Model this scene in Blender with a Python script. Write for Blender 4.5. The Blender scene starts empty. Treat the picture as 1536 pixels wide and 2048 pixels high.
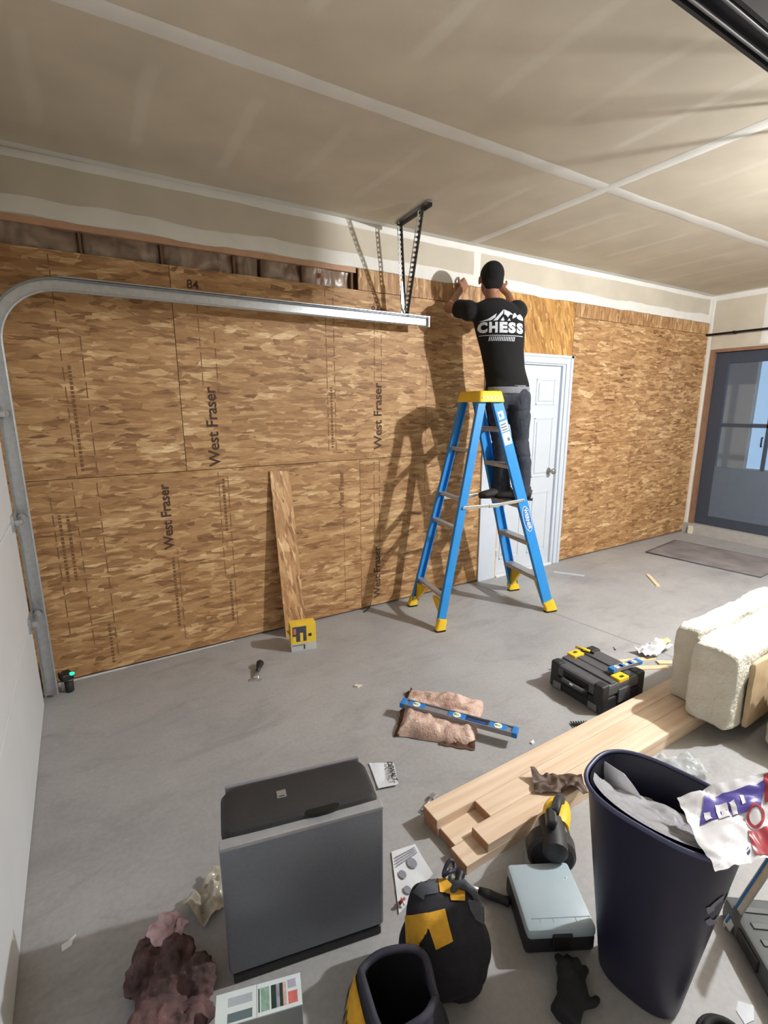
import bpy, bmesh, math, random
from mathutils import Vector, Matrix, noise
from mathutils.bvhtree import BVHTree
random.seed(7)
C = bpy.context.scene.collection
SC = bpy.context.scene
R = math.radians

# ------------------------------------------------------------------ camera
FPX, PITCH, ROLL, YAW = 987.03, R(-12.2976), R(-.1627), R(-31.4866)
CAM = Vector((.3305, -3.2976, 1.63))
FW = Vector((math.sin(-YAW)*math.cos(PITCH), math.cos(YAW)*math.cos(PITCH), math.sin(PITCH)))
RT0 = Vector((math.cos(YAW), math.sin(YAW), 0)); UP0 = RT0.cross(FW)
RT = RT0*math.cos(ROLL)+UP0*math.sin(ROLL); UP = -RT0*math.sin(ROLL)+UP0*math.cos(ROLL)
cd = bpy.data.cameras.new('camera'); cam = bpy.data.objects.new('camera', cd); C.objects.link(cam)
cd.sensor_fit = 'HORIZONTAL'; cd.sensor_width = 36; cd.lens = FPX/1536*36; cd.clip_start = .02
mm = Matrix((RT, UP, -FW)).transposed().to_4x4(); mm.translation = CAM
cam.matrix_world = mm
SC.camera = cam
def px(pu, pv, **k):
    """point where the photo pixel meets the plane x=, y= or z=..."""
    r = FW+RT*((pu-768)/FPX)+UP*((1024-pv)/FPX); (a, v), = k.items(); i = 'xyz'.index(a)
    return CAM+r*((v-CAM[i])/r[i])

# ------------------------------------------------------------------ light
w = bpy.data.worlds.new('world'); SC.world = w; w.use_nodes = True
w.node_tree.nodes['Background'].inputs[0].default_value = (.42, .68, 1, 1)
w.node_tree.nodes['Background'].inputs[1].default_value = 1.6
SC.view_settings.view_transform = 'Standard'; SC.view_settings.look = 'None'
SC.view_settings.gamma = 1; SC.view_settings.use_curve_mapping = False
SC.view_settings.exposure = 0.1
LAMP_POS = (4.1, -3.1, 2.655); LAMP_W = 440.0      # bare bulb on the ceiling (built with its holder below)

# ------------------------------------------------------------------ helpers
def lin(c):
    f = lambda v: v/12.92 if v <= .04045 else ((v+.055)/1.055)**2.4
    return (f(c[0]/255), f(c[1]/255), f(c[2]/255), 1)
class N:
    """small node-tree writer"""
    def __init__(s, name):
        s.m = bpy.data.materials.new(name); s.m.use_nodes = True; s.t = s.m.node_tree
        s.b = s.t.nodes['Principled BSDF']; s.o = s.t.nodes['Material Output']
    def n(s, typ, ins=None, **at):
        nd = s.t.nodes.new('ShaderNode'+typ)
        for k, v in at.items(): setattr(nd, k, v)
        for k, v in (ins or {}).items():
            if isinstance(v, bpy.types.NodeSocket): s.t.links.new(v, nd.inputs[k])
            else: nd.inputs[k].default_value = v
        return nd
    def math(s, op, a, b=0., c=0.):
        return s.n('Math', {0: a, 1: b, 2: c}, operation=op).outputs[0]
    def mix(s, f, a, b, mode='MIX'):
        nd = s.n('Mix', {0: f, 6: a, 7: b}, data_type='RGBA', blend_type=mode); return nd.outputs[2]
    def ramp(s, f, stops):
        nd = s.n('ValToRGB', {0: f}); e = nd.color_ramp.elements
        while len(e) < len(stops): e.new(.5)
        for el, (p, c) in zip(e, stops): el.position = p; el.color = c if len(c) == 4 else lin(c)
        return nd.outputs[0]
    def set(s, **k):
        for a, v in k.items():
            i = s.b.inputs[a.replace('_', ' ')]
            if isinstance(v, bpy.types.NodeSocket): s.t.links.new(v, i)
            else: i.default_value = v
        return s
    def bump(s, h, strength=.3, dist=.01):
        s.set(Normal=s.n('Bump', {'Height': h, 'Strength': strength, 'Distance': dist}).outputs[0])
    def obj(s): return s.n('TexCoord').outputs['Object']
_mats = {}
def M(name, col, rough=.6, metal=0., var=.12, scale=14., bump=.0, col2=None, **kw):
    """painted / plain material with noise variation of tone; cached by name"""
    if name in _mats: return _mats[name]
    g = N(name); co = g.obj()
    nz = g.n('TexNoise', {'Vector': co, 'Scale': scale, 'Detail': 5., 'Roughness': .6}).outputs[0]
    c = lin(col); d = lin(col2) if col2 else tuple(x*(1-var) for x in c[:3])+(1,)
    c1 = tuple(min(1, x*(1+var)) for x in c[:3])+(1,)
    g.set(Base_Color=g.ramp(nz, [(.3, d), (.7, c1)]), Roughness=rough, Metallic=metal)
    for k, v in kw.items(): g.set(**{k: v})
    if bump: g.bump(g.n('TexNoise', {'Vector': co, 'Scale': scale*6, 'Detail': 4.}).outputs[0], bump, .004)
    _mats[name] = g.m; return g.m

class B:
    """collects shapes into one mesh"""
    def __init__(s): s.v = []; s.f = []; s.mi = []; s.cur = 0
    def add(s, vs, fs):
        o = len(s.v); s.v += [Vector(p) for p in vs]; s.f += [tuple(i+o for i in f) for f in fs]; s.mi += [s.cur]*len(fs); return s
    def bm(s, bm, Mx=None):
        if Mx is not None: bm.transform(Mx)
        bm.verts.index_update(); s.add([v.co.copy() for v in bm.verts], [[v.index for v in f.verts] for f in bm.faces]); bm.free(); return s
    def box(s, c, d, rot=None, bev=0., seg=2):
        """centre c, full size d, rot = Matrix or z angle"""
        bm = bmesh.new(); bmesh.ops.create_cube(bm, size=1); bm.transform(Matrix.Diagonal((*d, 1)))
        if bev: bmesh.ops.bevel(bm, geom=bm.edges[:], offset=bev, segments=seg, affect='EDGES', profile=.5)
        m = Matrix.Translation(c)
        if rot is not None: m = m @ (rot.to_4x4() if isinstance(rot, Matrix) else Matrix.Rotation(rot, 4, 'Z'))
        return s.bm(bm, m)
    def bb(s, a, b, bev=0.):
        a, b = Vector(a), Vector(b); return s.box((a+b)/2, [abs(x) for x in b-a], None, bev)
    def cyl(s, p0, p1, r0, r1=None, n=16, cap=True):
        p0, p1 = Vector(p0), Vector(p1); r1 = r0 if r1 is None else r1
        return s.loft([(p0, r0, r0), (p1, r1, r1)], n, cap)
    def frame(s, t, hint=None):
        t = t.normalized(); h = Vector(hint) if hint is not None else Vector((0, 0, 1))
        if abs(t.dot(h.normalized())) > .98: h = Vector((1, 0, 0)) if abs(t.x) < .9 else Vector((0, 1, 0))
        a = h.cross(t).normalized(); return a, t.cross(a)
    def loft(s, rings, n=16, cap=True, hint=None, power=2.):
        """rings (centre, ra, rb[, tangent]) - superellipse sections; a = hint x t, b = t x a"""
        P = [Vector(r[0]) for r in rings]; vs = []; fs = []
        for i, r in enumerate(rings):
            t = Vector(r[3]) if len(r) > 3 else (P[min(i+1, len(P)-1)]-P[max(i-1, 0)])
            a, b = s.frame(t, hint)
            for k in range(n):
                q = 2*math.pi*k/n; cq, sq = math.cos(q), math.sin(q)
                e = 2/power; x = math.copysign(abs(cq)**e, cq); y = math.copysign(abs(sq)**e, sq)
                vs.append(P[i]+a*(x*r[1])+b*(y*r[2]))
        for i in range(len(rings)-1):
            for k in range(n):
                fs.append((i*n+k, i*n+(k+1) % n, (i+1)*n+(k+1) % n, (i+1)*n+k))
        if cap: fs.append(tuple(range(n-1, -1, -1))); fs.append(tuple((len(rings)-1)*n+k for k in range(n)))
        return s.add(vs, fs)
    def tube(s, pts, r, n=8, cap=True, hint=None):
        return s.loft([(p, r, r) for p in pts], n, cap, hint)
    def ell(s, c, r, rot=None, u=20, v=12):
        bm = bmesh.new(); bmesh.ops.create_uvsphere(bm, u_segments=u, v_segments=v, radius=1)
        m = Matrix.Translation(c)
        if rot is not None: m = m @ rot.to_4x4()
        return s.bm(bm, m @ Matrix.Diagonal((*r, 1)))
    def prism(s, poly, h0, h1, Mx=None):
        """2D polygon (x, y) extruded along z"""
        n = len(poly); vs = [Vector((p[0], p[1], h0)) for p in poly]+[Vector((p[0], p[1], h1)) for p in poly]
        fs = [tuple(range(n-1, -1, -1)), tuple(range(n, 2*n))]+[(i, (i+1) % n, n+(i+1) % n, n+i) for i in range(n)]
        if Mx is not None: vs = [Mx @ p for p in vs]
        return s.add(vs, fs)
    def sheet(s, fn, nu, nv, thick=0.):
        """grid surface fn(u, v); thick > 0 gives it a back side"""
        def grid(off):
            return [fn(i/nu, j/nv) for j in range(nv+1) for i in range(nu+1)]
        g = [Vector(p) for p in grid(0)]; w_ = nu+1
        q = [(j*w_+i, j*w_+i+1, (j+1)*w_+i+1, (j+1)*w_+i) for j in range(nv) for i in range(nu)]
        if not thick: return s.add(g, q)
        nm = [Vector() for _ in g]
        for f in q:
            k = (g[f[1]]-g[f[0]]).cross(g[f[3]]-g[f[0]])
            for i in f: nm[i] += k
        bk = [p-n_.normalized()*thick if n_.length else p for p, n_ in zip(g, nm)]; o = len(g)
        ring = [i for i in range(nu)]+[j*w_+nu for j in range(nv)]+[nv*w_+i for i in range(nu, 0, -1)]+[j*w_ for j in range(nv, 0, -1)]
        fs = q+[tuple(i+o for i in reversed(f)) for f in q]+[(ring[(k+1) % len(ring)], ring[k], ring[k]+o, ring[(k+1) % len(ring)]+o) for k in range(len(ring))]
        return s.add(g+bk, fs)
    def xf(s, Mx, start=0):
        for i in range(start, len(s.v)): s.v[i] = Mx @ s.v[i]
        return s
    def jitter(s, amp, scale, start=0, seed=0.):
        for i in range(start, len(s.v)):
            p = s.v[i]; s.v[i] = p+noise.noise_vector(p*scale+Vector((seed, seed*.7, -seed)))*amp
        return s
    def mesh(s, name):
        me = bpy.data.meshes.new(name); me.from_pydata([tuple(p) for p in s.v], [], s.f); me.validate(); me.update(); return me
    def obj(s, name, mat, parent=None, smooth=False, loc=None, fix=True):
        me = s.mesh(name)
        for m in (mat if isinstance(mat, (list, tuple)) else [mat]): me.materials.append(m)
        if any(s.mi) and len(me.polygons) == len(s.mi): me.polygons.foreach_set('material_index', s.mi)
        if fix:
            b = bmesh.new(); b.from_mesh(me); bmesh.ops.recalc_face_normals(b, faces=b.faces); b.to_mesh(me); b.free()
        o = bpy.data.objects.new(name, me); C.objects.link(o)
        if parent is not None: o.parent = parent
        if loc is not None: o.location = loc
        if smooth: shade(me, smooth)
        return o
def shade(me, ang=40):
    me.polygons.foreach_set('use_smooth', [True]*len(me.polygons))
    if ang is not True and ang < 179: me.set_sharp_from_angle(angle=R(ang))
def tag(o, label, cat, group=None):
    o['label'] = label; o['category'] = cat
    if group: o['group'] = group
    return o
def thing(name, label, cat, loc=(0, 0, 0), rz=0, group=None):
    o = bpy.data.objects.new(name, None); C.objects.link(o); o.location = loc; o.rotation_euler = (0, 0, rz); o.empty_display_size = .1
    return tag(o, label, cat, group)
def struct(o): o['kind'] = 'structure'; return o
def evalmesh(o, name):
    dg = bpy.context.evaluated_depsgraph_get(); dg.update()
    return bpy.data.meshes.new_from_object(o.evaluated_get(dg))
def textmesh(s, size, bold=0., res=3):
    cu = bpy.data.curves.new('t', 'FONT'); cu.body = s; cu.size = size; cu.align_x = 'CENTER'; cu.align_y = 'CENTER'; cu.offset = bold; cu.resolution_u = res
    o = bpy.data.objects.new('t', cu); C.objects.link(o); me = evalmesh(o, 't')
    vs = [v.co.copy() for v in me.vertices]; fs = [tuple(p.vertices) for p in me.polygons]
    bpy.data.objects.remove(o); bpy.data.curves.remove(cu); bpy.data.meshes.remove(me); return vs, fs
def text(s, size, name, mat, parent, Mx, bold=0., sx=1., depth=0.):
    """flat lettering: Mx maps the text plane (x right, y up, z out) into the parent"""
    vs, fs = textmesh(s, size, bold)
    b = B(); b.add([Mx @ Vector((v.x*sx, v.y, 0)) for v in vs], fs)
    return b.obj(name, mat, parent, fix=False)
def basis(o, x, y):
    """matrix with columns x, y, x cross y and origin o"""
    x, y = Vector(x).normalized(), Vector(y).normalized(); z = x.cross(y)
    m = Matrix((x, y, z)).transposed().to_4x4(); m.translation = Vector(o); return m
def remeshed(b, name, mat, parent, voxel, smooth=6, fac=.5):
    """join overlapping shapes into one continuous surface"""
    o = b.obj(name+'_raw', mat, None)
    r = o.modifiers.new('r', 'REMESH'); r.mode = 'VOXEL'; r.voxel_size = voxel; r.use_smooth_shade = True
    sm = o.modifiers.new('s', 'SMOOTH'); sm.factor = fac; sm.iterations = smooth
    me = evalmesh(o, name); me.name = name; old = o.data; bpy.data.objects.remove(o); bpy.data.meshes.remove(old)
    me.polygons.foreach_set('use_smooth', [True]*len(me.polygons))
    me.materials.clear()
    for m in (mat if isinstance(mat, (list, tuple)) else [mat]): me.materials.append(m)
    q = bpy.data.objects.new(name, me); C.objects.link(q); q.parent = parent; return q

def bvh_of(objs):
    """world-space surface of mesh objects"""
    bpy.context.view_layer.update(); vs = []; fs = []
    for o in objs:
        k = len(vs); vs += [o.matrix_world @ v.co for v in o.data.vertices]; fs += [tuple(i+k for i in q.vertices) for q in o.data.polygons]
    return BVHTree.FromPolygons(vs, fs)
def decal(vs, fs, rayfn, tree, name, mat, parent, cell=.012, lift=.0018):
    """lay flat 2D shapes on a surface: rayfn(x, y) gives (origin, direction)"""
    bm = bmesh.new(); vv = [bm.verts.new((v[0], v[1], 0)) for v in vs]
    for f in fs:
        try: bm.faces.new([vv[i] for i in f])
        except ValueError: pass
    bmesh.ops.triangulate(bm, faces=bm.faces[:])
    for _ in range(5):
        es = [e for e in bm.edges if e.calc_length() > cell]
        if not es: break
        bmesh.ops.subdivide_edges(bm, edges=es, cuts=1); bmesh.ops.triangulate(bm, faces=bm.faces[:])
    bm.verts.index_update(); pos = {}; inv = parent.matrix_world.inverted() if parent else Matrix()
    for v in bm.verts:
        o, d = rayfn(v.co.x, v.co.y); h = tree.ray_cast(o, d)
        if h[0] is not None:
            n = h[1] if h[1].dot(d) < 0 else -h[1]; pos[v.index] = inv @ (h[0]+n*lift)
    keep = sorted(pos); ix = {k: i for i, k in enumerate(keep)}
    b = B().add([pos[k] for k in keep], [[ix[v.index] for v in f.verts] for f in bm.faces if all(v.index in pos for v in f.verts)]); bm.free()
    return b.obj(name, mat, parent, True, fix=False)
def pxray(x, y): return CAM, (FW+RT*((x-768)/FPX)+UP*((1024-y)/FPX)).normalized()
def decal_px(poly, tree, name, mat, parent, lift=.002):
    bpy.context.view_layer.update(); return decal(poly, [tuple(range(len(poly)))], pxray, tree, name, mat, parent, 9., lift)
# ------------------------------------------------------------------ room materials
H, L, D, YF = 2.869, 6.94, 2.568, -6.9      # ceiling, right wall, lower edge of the drywall band, front wall
def osb_mat(name, rot=0., tint=(1, 1, 1), sc=1.):
    g = N(name); co = g.obj(); sp = g.n('SeparateXYZ', {0: co})
    rnd = g.math('MULTIPLY', g.n('ObjectInfo').outputs['Random'], 37.)
    p = g.n('CombineXYZ', {0: g.math('ADD', sp.outputs[0], rnd), 1: g.math('ADD', sp.outputs[2], rnd), 2: 0.}).outputs[0]
    p = g.n('Mapping', {0: p, 2: (0, 0, rot)}).outputs[0]
    wp = g.n('TexNoise', {'Vector': p, 'Scale': 22., 'Detail': 4.}, noise_dimensions='2D').outputs['Color']
    p = g.n('VectorMath', {0: p, 1: g.n('VectorMath', {0: wp, 'Scale': .011}, operation='SCALE').outputs[0]}, operation='ADD').outputs[0]
    tone = pri = None
    for k, (an, sx, sy, wt) in enumerate([(-8, 8, 42, 1.), (7, 7.5, 36, 1.), (-24, 10, 44, 1.), (21, 9, 48, 1.), (2, 11, 54, 1.), (-14, 8, 58, 1.), (38, 12, 44, .975), (-44, 13, 40, .97), (80, 14, 36, .95), (12, 5., 24, .985), (-16, 5.5, 27, .98)]):
        m = g.n('Mapping', {0: p, 1: (k*3.7, k*1.9, 0), 2: (0, 0, R(an)), 3: (sx*sc, sy*sc, 1)}).outputs[0]
        v = g.n('TexVoronoi', {'Vector': m, 'Scale': 1., 'Randomness': 1.}, voronoi_dimensions='2D')
        c = g.n('SeparateColor', {0: v.outputs['Color']})
        tn = c.outputs[0] if k < 9 else g.math('MULTIPLY_ADD', c.outputs[0], .6, .45)
        pr = g.math('MULTIPLY', c.outputs[1], wt)
        if tone is None: tone, pri = tn, pr
        else:
            gt = g.n('MapRange', {0: g.math('SUBTRACT', pr, pri), 1: -.05, 2: .05, 3: 0., 4: 1.}).outputs[0]
            tone = g.n('Mix', {0: gt, 2: tone, 3: tn}).outputs[0]; pri = g.math('MAXIMUM', pr, pri)
    gr = g.n('TexNoise', {'Vector': g.n('Mapping', {0: p, 3: (14., 110., 1)}).outputs[0], 'Scale': 1., 'Detail': 4.}, noise_dimensions='2D').outputs[0]
    tone = g.math('ADD', g.math('MULTIPLY_ADD', tone, .72, .13), g.math('MULTIPLY', g.math('SUBTRACT', gr, .5), .45))
    big = g.n('TexNoise', {'Vector': p, 'Scale': 3., 'Detail': 4.}, noise_dimensions='2D').outputs[0]
    tone = g.math('ADD', tone, g.math('MULTIPLY', g.math('SUBTRACT', big, .5), .35))
    T = lambda c: tuple(min(255, a*b) for a, b in zip(c, tint))
    col = g.ramp(tone, [(.0, T((94, 62, 38))), (.16, T((136, 98, 61))), (.42, T((160, 120, 78))), (.66, T((178, 139, 94))), (.86, T((202, 168, 122))), (1., T((228, 204, 162)))])
    g.set(Base_Color=col, Roughness=.62); g.bump(tone, .25, .004); return g.m
OSB = osb_mat('osb'); OSBV = osb_mat('osb_upright', R(90)); OSBY = osb_mat('osb_yellow', R(70), (1.06, 1.02, .82))
OSBL = osb_mat('osb_offcut', R(82), (1.06, 1.06, 1.08), 1.1)
INK = M('stamp_ink', (74, 52, 38), .8, var=.3, scale=60); INK2 = M('stamp_ink_faint', (118, 84, 54), .8, var=.3, scale=60)
MUD = M('joint_compound', (222, 220, 213), .85, var=.05, scale=6)
def drywall(name, col, streaks=False):
    g = N(name); co = g.obj()
    nz = g.n('TexNoise', {'Vector': co, 'Scale': 3., 'Detail': 5.}).outputs[0]
    fine = g.n('TexNoise', {'Vector': co, 'Scale': 160., 'Detail': 2.}).outputs[0]
    c = lin(col); a = tuple(x*.9 for x in c[:3])+(1,); b = tuple(x*1.07 for x in c[:3])+(1,)
    base = g.ramp(nz, [(.3, a), (.7, b)])
    if streaks:   # compound smeared over the screw lines, one run to each joist
        sp = g.n('SeparateXYZ', {0: co}); wob = g.n('TexNoise', {'Vector': co, 'Scale': 2.2, 'Detail': 3.}).outputs[0]
        xq = g.math('MULTIPLY', g.math('ADD', g.math('SUBTRACT', sp.outputs[0], .727), g.math('MULTIPLY', g.math('SUBTRACT', wob, .5), .09)), 1/.4064)
        yq = g.math('MULTIPLY', sp.outputs[1], -1/1.22)
        dd = g.math('ABSOLUTE', g.math('SUBTRACT', xq, g.math('ROUND', xq)))
        line = g.n('MapRange', {0: dd, 1: .03, 2: .10, 3: 1., 4: 0.}, interpolation_type='SMOOTHSTEP').outputs[0]
        yw = g.math('ABSOLUTE', g.math('SUBTRACT', g.math('FRACT', yq), .55))
        win = g.n('MapRange', {0: g.math('ADD', yw, g.math('MULTIPLY', g.math('SUBTRACT', wob, .5), .25)), 1: .24, 2: .33, 3: 1., 4: 0.}, interpolation_type='SMOOTHSTEP').outputs[0]
        rid = g.n('TexWhiteNoise', {'Vector': g.n('CombineXYZ', {0: g.math('ROUND', xq), 1: g.math('FLOOR', yq), 2: 0.}).outputs[0]}).outputs[0]
        gap = g.math('MULTIPLY', win, g.math('MULTIPLY_ADD', rid, .26, .14))
        base = g.mix(g.math('MULTIPLY', line, gap), base, lin((226, 220, 206)))
    g.set(Base_Color=base, Roughness=.9); g.bump(fine, .12, .002); return g.m
DRY = drywall('drywall_paper', (196, 187, 170)); CEIL = drywall('ceiling_drywall', (201, 191, 172), True)
g = N('concrete'); co = g.obj()
n1 = g.n('TexNoise', {'Vector': co, 'Scale': 1.1, 'Detail': 7., 'Roughness': .62}).outputs[0]
n2 = g.n('TexNoise', {'Vector': co, 'Scale': 55., 'Detail': 4.}).outputs[0]
n3 = g.n('TexNoise', {'Vector': g.n('Mapping', {0: co, 2: (0, 0, .5), 3: (1.2, 3.2, 1)}).outputs[0], 'Scale': 1.6, 'Detail': 8., 'Roughness': .7, 'Distortion': .8}).outputs[0]
base = g.ramp(n1, [(.3, (147, 147, 148)), (.55, (166, 166, 167)), (.75, (176, 176, 177))])
base = g.mix(g.n('MapRange', {0: n3, 1: .52, 2: .72, 3: 0., 4: .45}).outputs[0], base, lin((120, 118, 117)))
base = g.mix(g.n('MapRange', {0: n2, 1: .35, 2: .65, 3: 0., 4: .16}).outputs[0], base, lin((112, 110, 108)))
g.set(Base_Color=base, Roughness=g.n('MapRange', {0: n1, 1: .3, 2: .7, 3: .62, 4: .45}).outputs[0]); g.bump(n2, .15, .002)
CONC = g.m
WHITE = M('white_paint', (204, 211, 220), .45, var=.03, scale=4)
GALV = M('galvanised_steel', (196, 200, 204), .32, .85, var=.1, scale=40)
DOORP = M('garage_door_paint', (206, 210, 214), .5, var=.04, scale=3)
BLACKP = M('black_plastic', (30, 30, 33), .5, var=.2, scale=30)
PINE = None

# ------------------------------------------------------------------ floor, ceiling, walls
struct(B().bb((-.3, YF-.2, -.15), (1.2, .3, 0)).bb((1.2, YF-.2, -.15), (L+2.6, .3, 0)).obj('floor', CONC))
fl = bpy.data.objects['floor']
# saw-cut joint in the slab, a shallow dark groove line
a, b_ = px(1112, 1228, z=0), px(1340, 1312, z=0); d_ = (b_-a).normalized(); a = a-d_*.9; nn = Vector((-d_.y, d_.x, 0))*.0035
B().add([a-nn+Vector((0, 0, .0008)), a+nn+Vector((0, 0, .0008)), b_+d_*3+nn+Vector((0, 0, .0008)), b_+d_*3-nn+Vector((0, 0, .0008))], [(0, 1, 2, 3)]).obj('control_joint', M('joint_dirt', (128, 124, 118), .9), fl)
ce = struct(B().bb((-.3, YF-.2, H), (L+.3, .3, H+.12)).obj('ceiling', CEIL))
def tape(parent, p0, p1, wd, nrm, jit=.012, off=.0, seed=0., name='joint_tape', th=.0016):
    """feathered band of joint compound from p0 to p1; nrm points into the room"""
    p0, p1, nrm = Vector(p0), Vector(p1), Vector(nrm); t = (p1-p0); n = max(4, int(t.length/.07)); s = nrm.cross(t.normalized())
    vs = []; fs = []; th = th+seed*.00012
    for i in range(n+1):
        c = p0+t*(i/n); e0 = (noise.noise(c*2.3+Vector((seed, 0, 1)))+.5*noise.noise(c*9+Vector((seed, 3, 1))))*jit; e1 = (noise.noise(c*2.3+Vector((seed, 9, 4)))+.5*noise.noise(c*9+Vector((seed, 7, 1))))*jit
        a, b = c-s*(wd/2+e0), c+s*(wd/2+e1)
        vs += [a, c-s*(wd*.3)+nrm*th, c+s*(wd*.3)+nrm*th, b]
        vs[-4] = a+nrm*(.0003+seed*.00004); vs[-1] = b+nrm*(.0003+seed*.00004)
    for i in range(n):
        for k in range(3): fs.append((i*4+k, i*4+k+1, i*4+4+k+1, i*4+4+k))
    return B().add(vs, fs).obj(name, MUD, parent, True)
dn = (0, 0, -1)
tape(ce, (0, -1.22, H), (L, -1.22, H), .085, dn, .010, seed=1)
tape(ce, (0, -2.44, H), (L, -2.44, H), .085, dn, .010, seed=2)
tape(ce, (0, -3.66, H), (L, -3.66, H), .085, dn, .010, seed=12)
tape(ce, (3.15, 0, H), (3.15, YF, H), .085, dn, .010, seed=3)
tape(ce, (0, -.03, H), (L, -.03, H), .06, dn, .008, seed=4)
tape(ce, (L-.035, 0, H), (L-.035, YF, H), .07, dn, .006, seed=5)
wb = struct(B().bb((-.3, .10, 0), (L+.3, .3, H+.1)).obj('wall_back', M('wall_sheathing', (120, 92, 62), .8)))
# drywall band over the sheathing
db = B().bb((-.12, 0, D), (L+.02, .10, H)).obj('drywall_strip', DRY, wb)
tape(db, (-.1, 0, H-.022), (L, 0, H-.022), .045, (0, -1, 0), .008, seed=6)
tape(db, (-.1, 0, D+.045), (L, 0, D+.045), .085, (0, -1, 0), .018, seed=7, name='edge_compound')
tape(db, (3.244, 0, D), (3.244, 0, H), .07, (0, -1, 0), .006, seed=8)
tape(db, (L-.02, 0, D), (L-.02, 0, H), .05, (0, -1, 0), .004, seed=9)
# sheathing sheets: x0, x1, z0, z1
def sheet(x0, x1, z0, z1, mat=OSB, y=0.):
    gp = .0018
    return B().bb((x0+gp, 0, z0+gp), (x1-gp, .012, z1-gp)).xf(Matrix.Translation((-x0, 0, -z0))).obj('osb_sheet', mat, wb, loc=(x0, y, z0))
s_ul = sheet(-.1, .89, 1.222, 2.425); s_uc = sheet(.89, 3.37, 1.222, 2.425); s_ll = sheet(-.1, 2.135, .012, 1.222); s_lc = sheet(2.135, 3.37, .012, 1.222, y=.001)
s_hd = sheet(3.37, 4.49, 2.08, D, OSBY); s_ur = sheet(4.49, L, 1.222, 2.44); s_lr = sheet(4.49, L, .012, 1.222)
sheet(2.14, 3.37, 2.425, D, OSBV, .0005); sheet(4.49, L, 2.44, D, OSBV, .0005)
# stamps
UPT = lambda x, z: basis((x, -.0008, z), (0, 0, 1), (-1, 0, 0))
def stamp(sh, x, z, size, s='West Fraser', mat=INK):
    o = sh.location; return text(s, size, 'stamped_lettering', mat, sh, UPT(x-o.x, z-o.z), .0022)
stamp(s_uc, 1.07, 1.49, .098); stamp(s_ll, .748, .94, .082); stamp(s_uc, 2.30, 1.54, .098); stamp(s_ll, 1.975, 1.0, .055, mat=INK2); stamp(s_lc, 2.285, .29, .085)
for sh, x, z in ((s_uc, 1.014, 2.33), (s_uc, 2.28, 2.3)): text('84', .07, 'stamped_lettering', INK, sh, basis((x-sh.location.x, -.0008, z-sh.location.z), (1, 0, 0), (0, 0, 1)), .001)
def rule(sh, x, z0, z1, wd=.004, mat=INK2, dash=0):
    o = sh.location; b = B(); z = z0
    while z < z1:
        e = min(z1, z+(dash or 9)*random.uniform(.6, 1.2)) if dash else z1
        b.add([(x-o.x-wd/2, -.0007, z-o.z), (x-o.x+wd/2, -.0007, z-o.z), (x-o.x+wd/2, -.0007, e-o.z), (x-o.x-wd/2, -.0007, e-o.z)], [(0, 1, 2, 3)]); z = e+(dash*.35 if dash else 9)
    return b.obj('stamped_line', mat, sh, fix=False)
for sh, x, z0, z1 in ((s_ul, .30, 1.24, 2.4), (s_ul, .40, 1.24, 2.0), (s_ll, .155, .3, 1.15), (s_ll, .27, .2, 1.2), (s_ll, .39, .1, 1.2), (s_ll, .79, .1, .72), (s_ll, 1.08, .5, 1.2), (s_ll, 1.14, .12, 1.18), (s_ll, 1.99, .1, .85),
                      (s_uc, 1.03, 1.75, 2.28), (s_uc, 1.12, 1.7, 2.1), (s_uc, 1.88, 1.3, 2.4), (s_uc, 1.94, 1.3, 2.4), (s_uc, 2.27, 1.8, 2.35), (s_lc, 2.26, .55, 1.2), (s_lc, 2.31, .55, 1.2), (s_uc, 2.33, 1.8, 2.3), (s_lc, 2.75, .1, 1.2), (s_uc, 2.75, 1.3, 2.4),
                      (s_ur, 5.1, 1.3, 2.3), (s_ur, 5.7, 1.3, 2.1), (s_lr, 5.0, .1, 1.1), (s_lr, 5.6, .3, 1.2), (s_ur, 6.3, 1.5, 2.2)):
    rule(sh, x, z0, z1, .005, INK2, .09)
for sh, x, z0, z1 in ((s_ul, .33, 1.26, 1.85), (s_ll, .185, .62, 1.02), (s_ll, .225, .62, 1.02), (s_ll, .36, .05, .32), (s_ll, 1.11, .16, .45), (s_ll, .76, .2, .68), (s_ll, 1.11, .8, 1.16), (s_uc, 1.91, 1.32, 1.75)):
    rule(sh, x, z0, z1, .016, INK2, .018)
# open slot above the sheets: wood plate, then film-faced batts in the stud bays
FILM = N('insulation_film'); co = FILM.obj()
FILM.set(Base_Color=FILM.ramp(FILM.n('TexNoise', {'Vector': co, 'Scale': 9., 'Detail': 5., 'Distortion': .6}).outputs[0], [(.3, (112, 94, 80)), (.55, (150, 130, 114)), (.8, (176, 158, 142))]), Roughness=.32); FILM = FILM.m
PLATE = M('plate_wood', (190, 150, 122), .7, var=.12, scale=9)
B().bb((-.1, .004, 2.535), (2.125, .06, D)).obj('plate', PLATE, wb)
edges = [-.1, .455, .86, 1.275, 1.45, 1.73, 2.10]
for i in range(6):
    x0, x1 = edges[i]+.008, edges[i+1]-.008
    def fn(u, v, x0=x0, x1=x1, i=i):
        p = Vector((x0+(x1-x0)*u, .03, 2.40+v*.15)); e = abs(2*u-1)
        y = .024+.022*e**4+noise.noise(Vector((p.x*9, p.z*14+i*5, i)))*.02+.016*abs(noise.noise(Vector((p.x*26, p.z*6, i*3.))))
        return (p.x, max(y, .014), p.z)
    B().sheet(fn, 40, 14, .02).obj('insulation_batt', FILM, wb, True)
    B().bb((x1+.001, .014, 2.40), (x1+.015, .09, 2.54)).obj('stud', M('stud_shadow_wood', (110, 82, 60), .8), wb)
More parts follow.
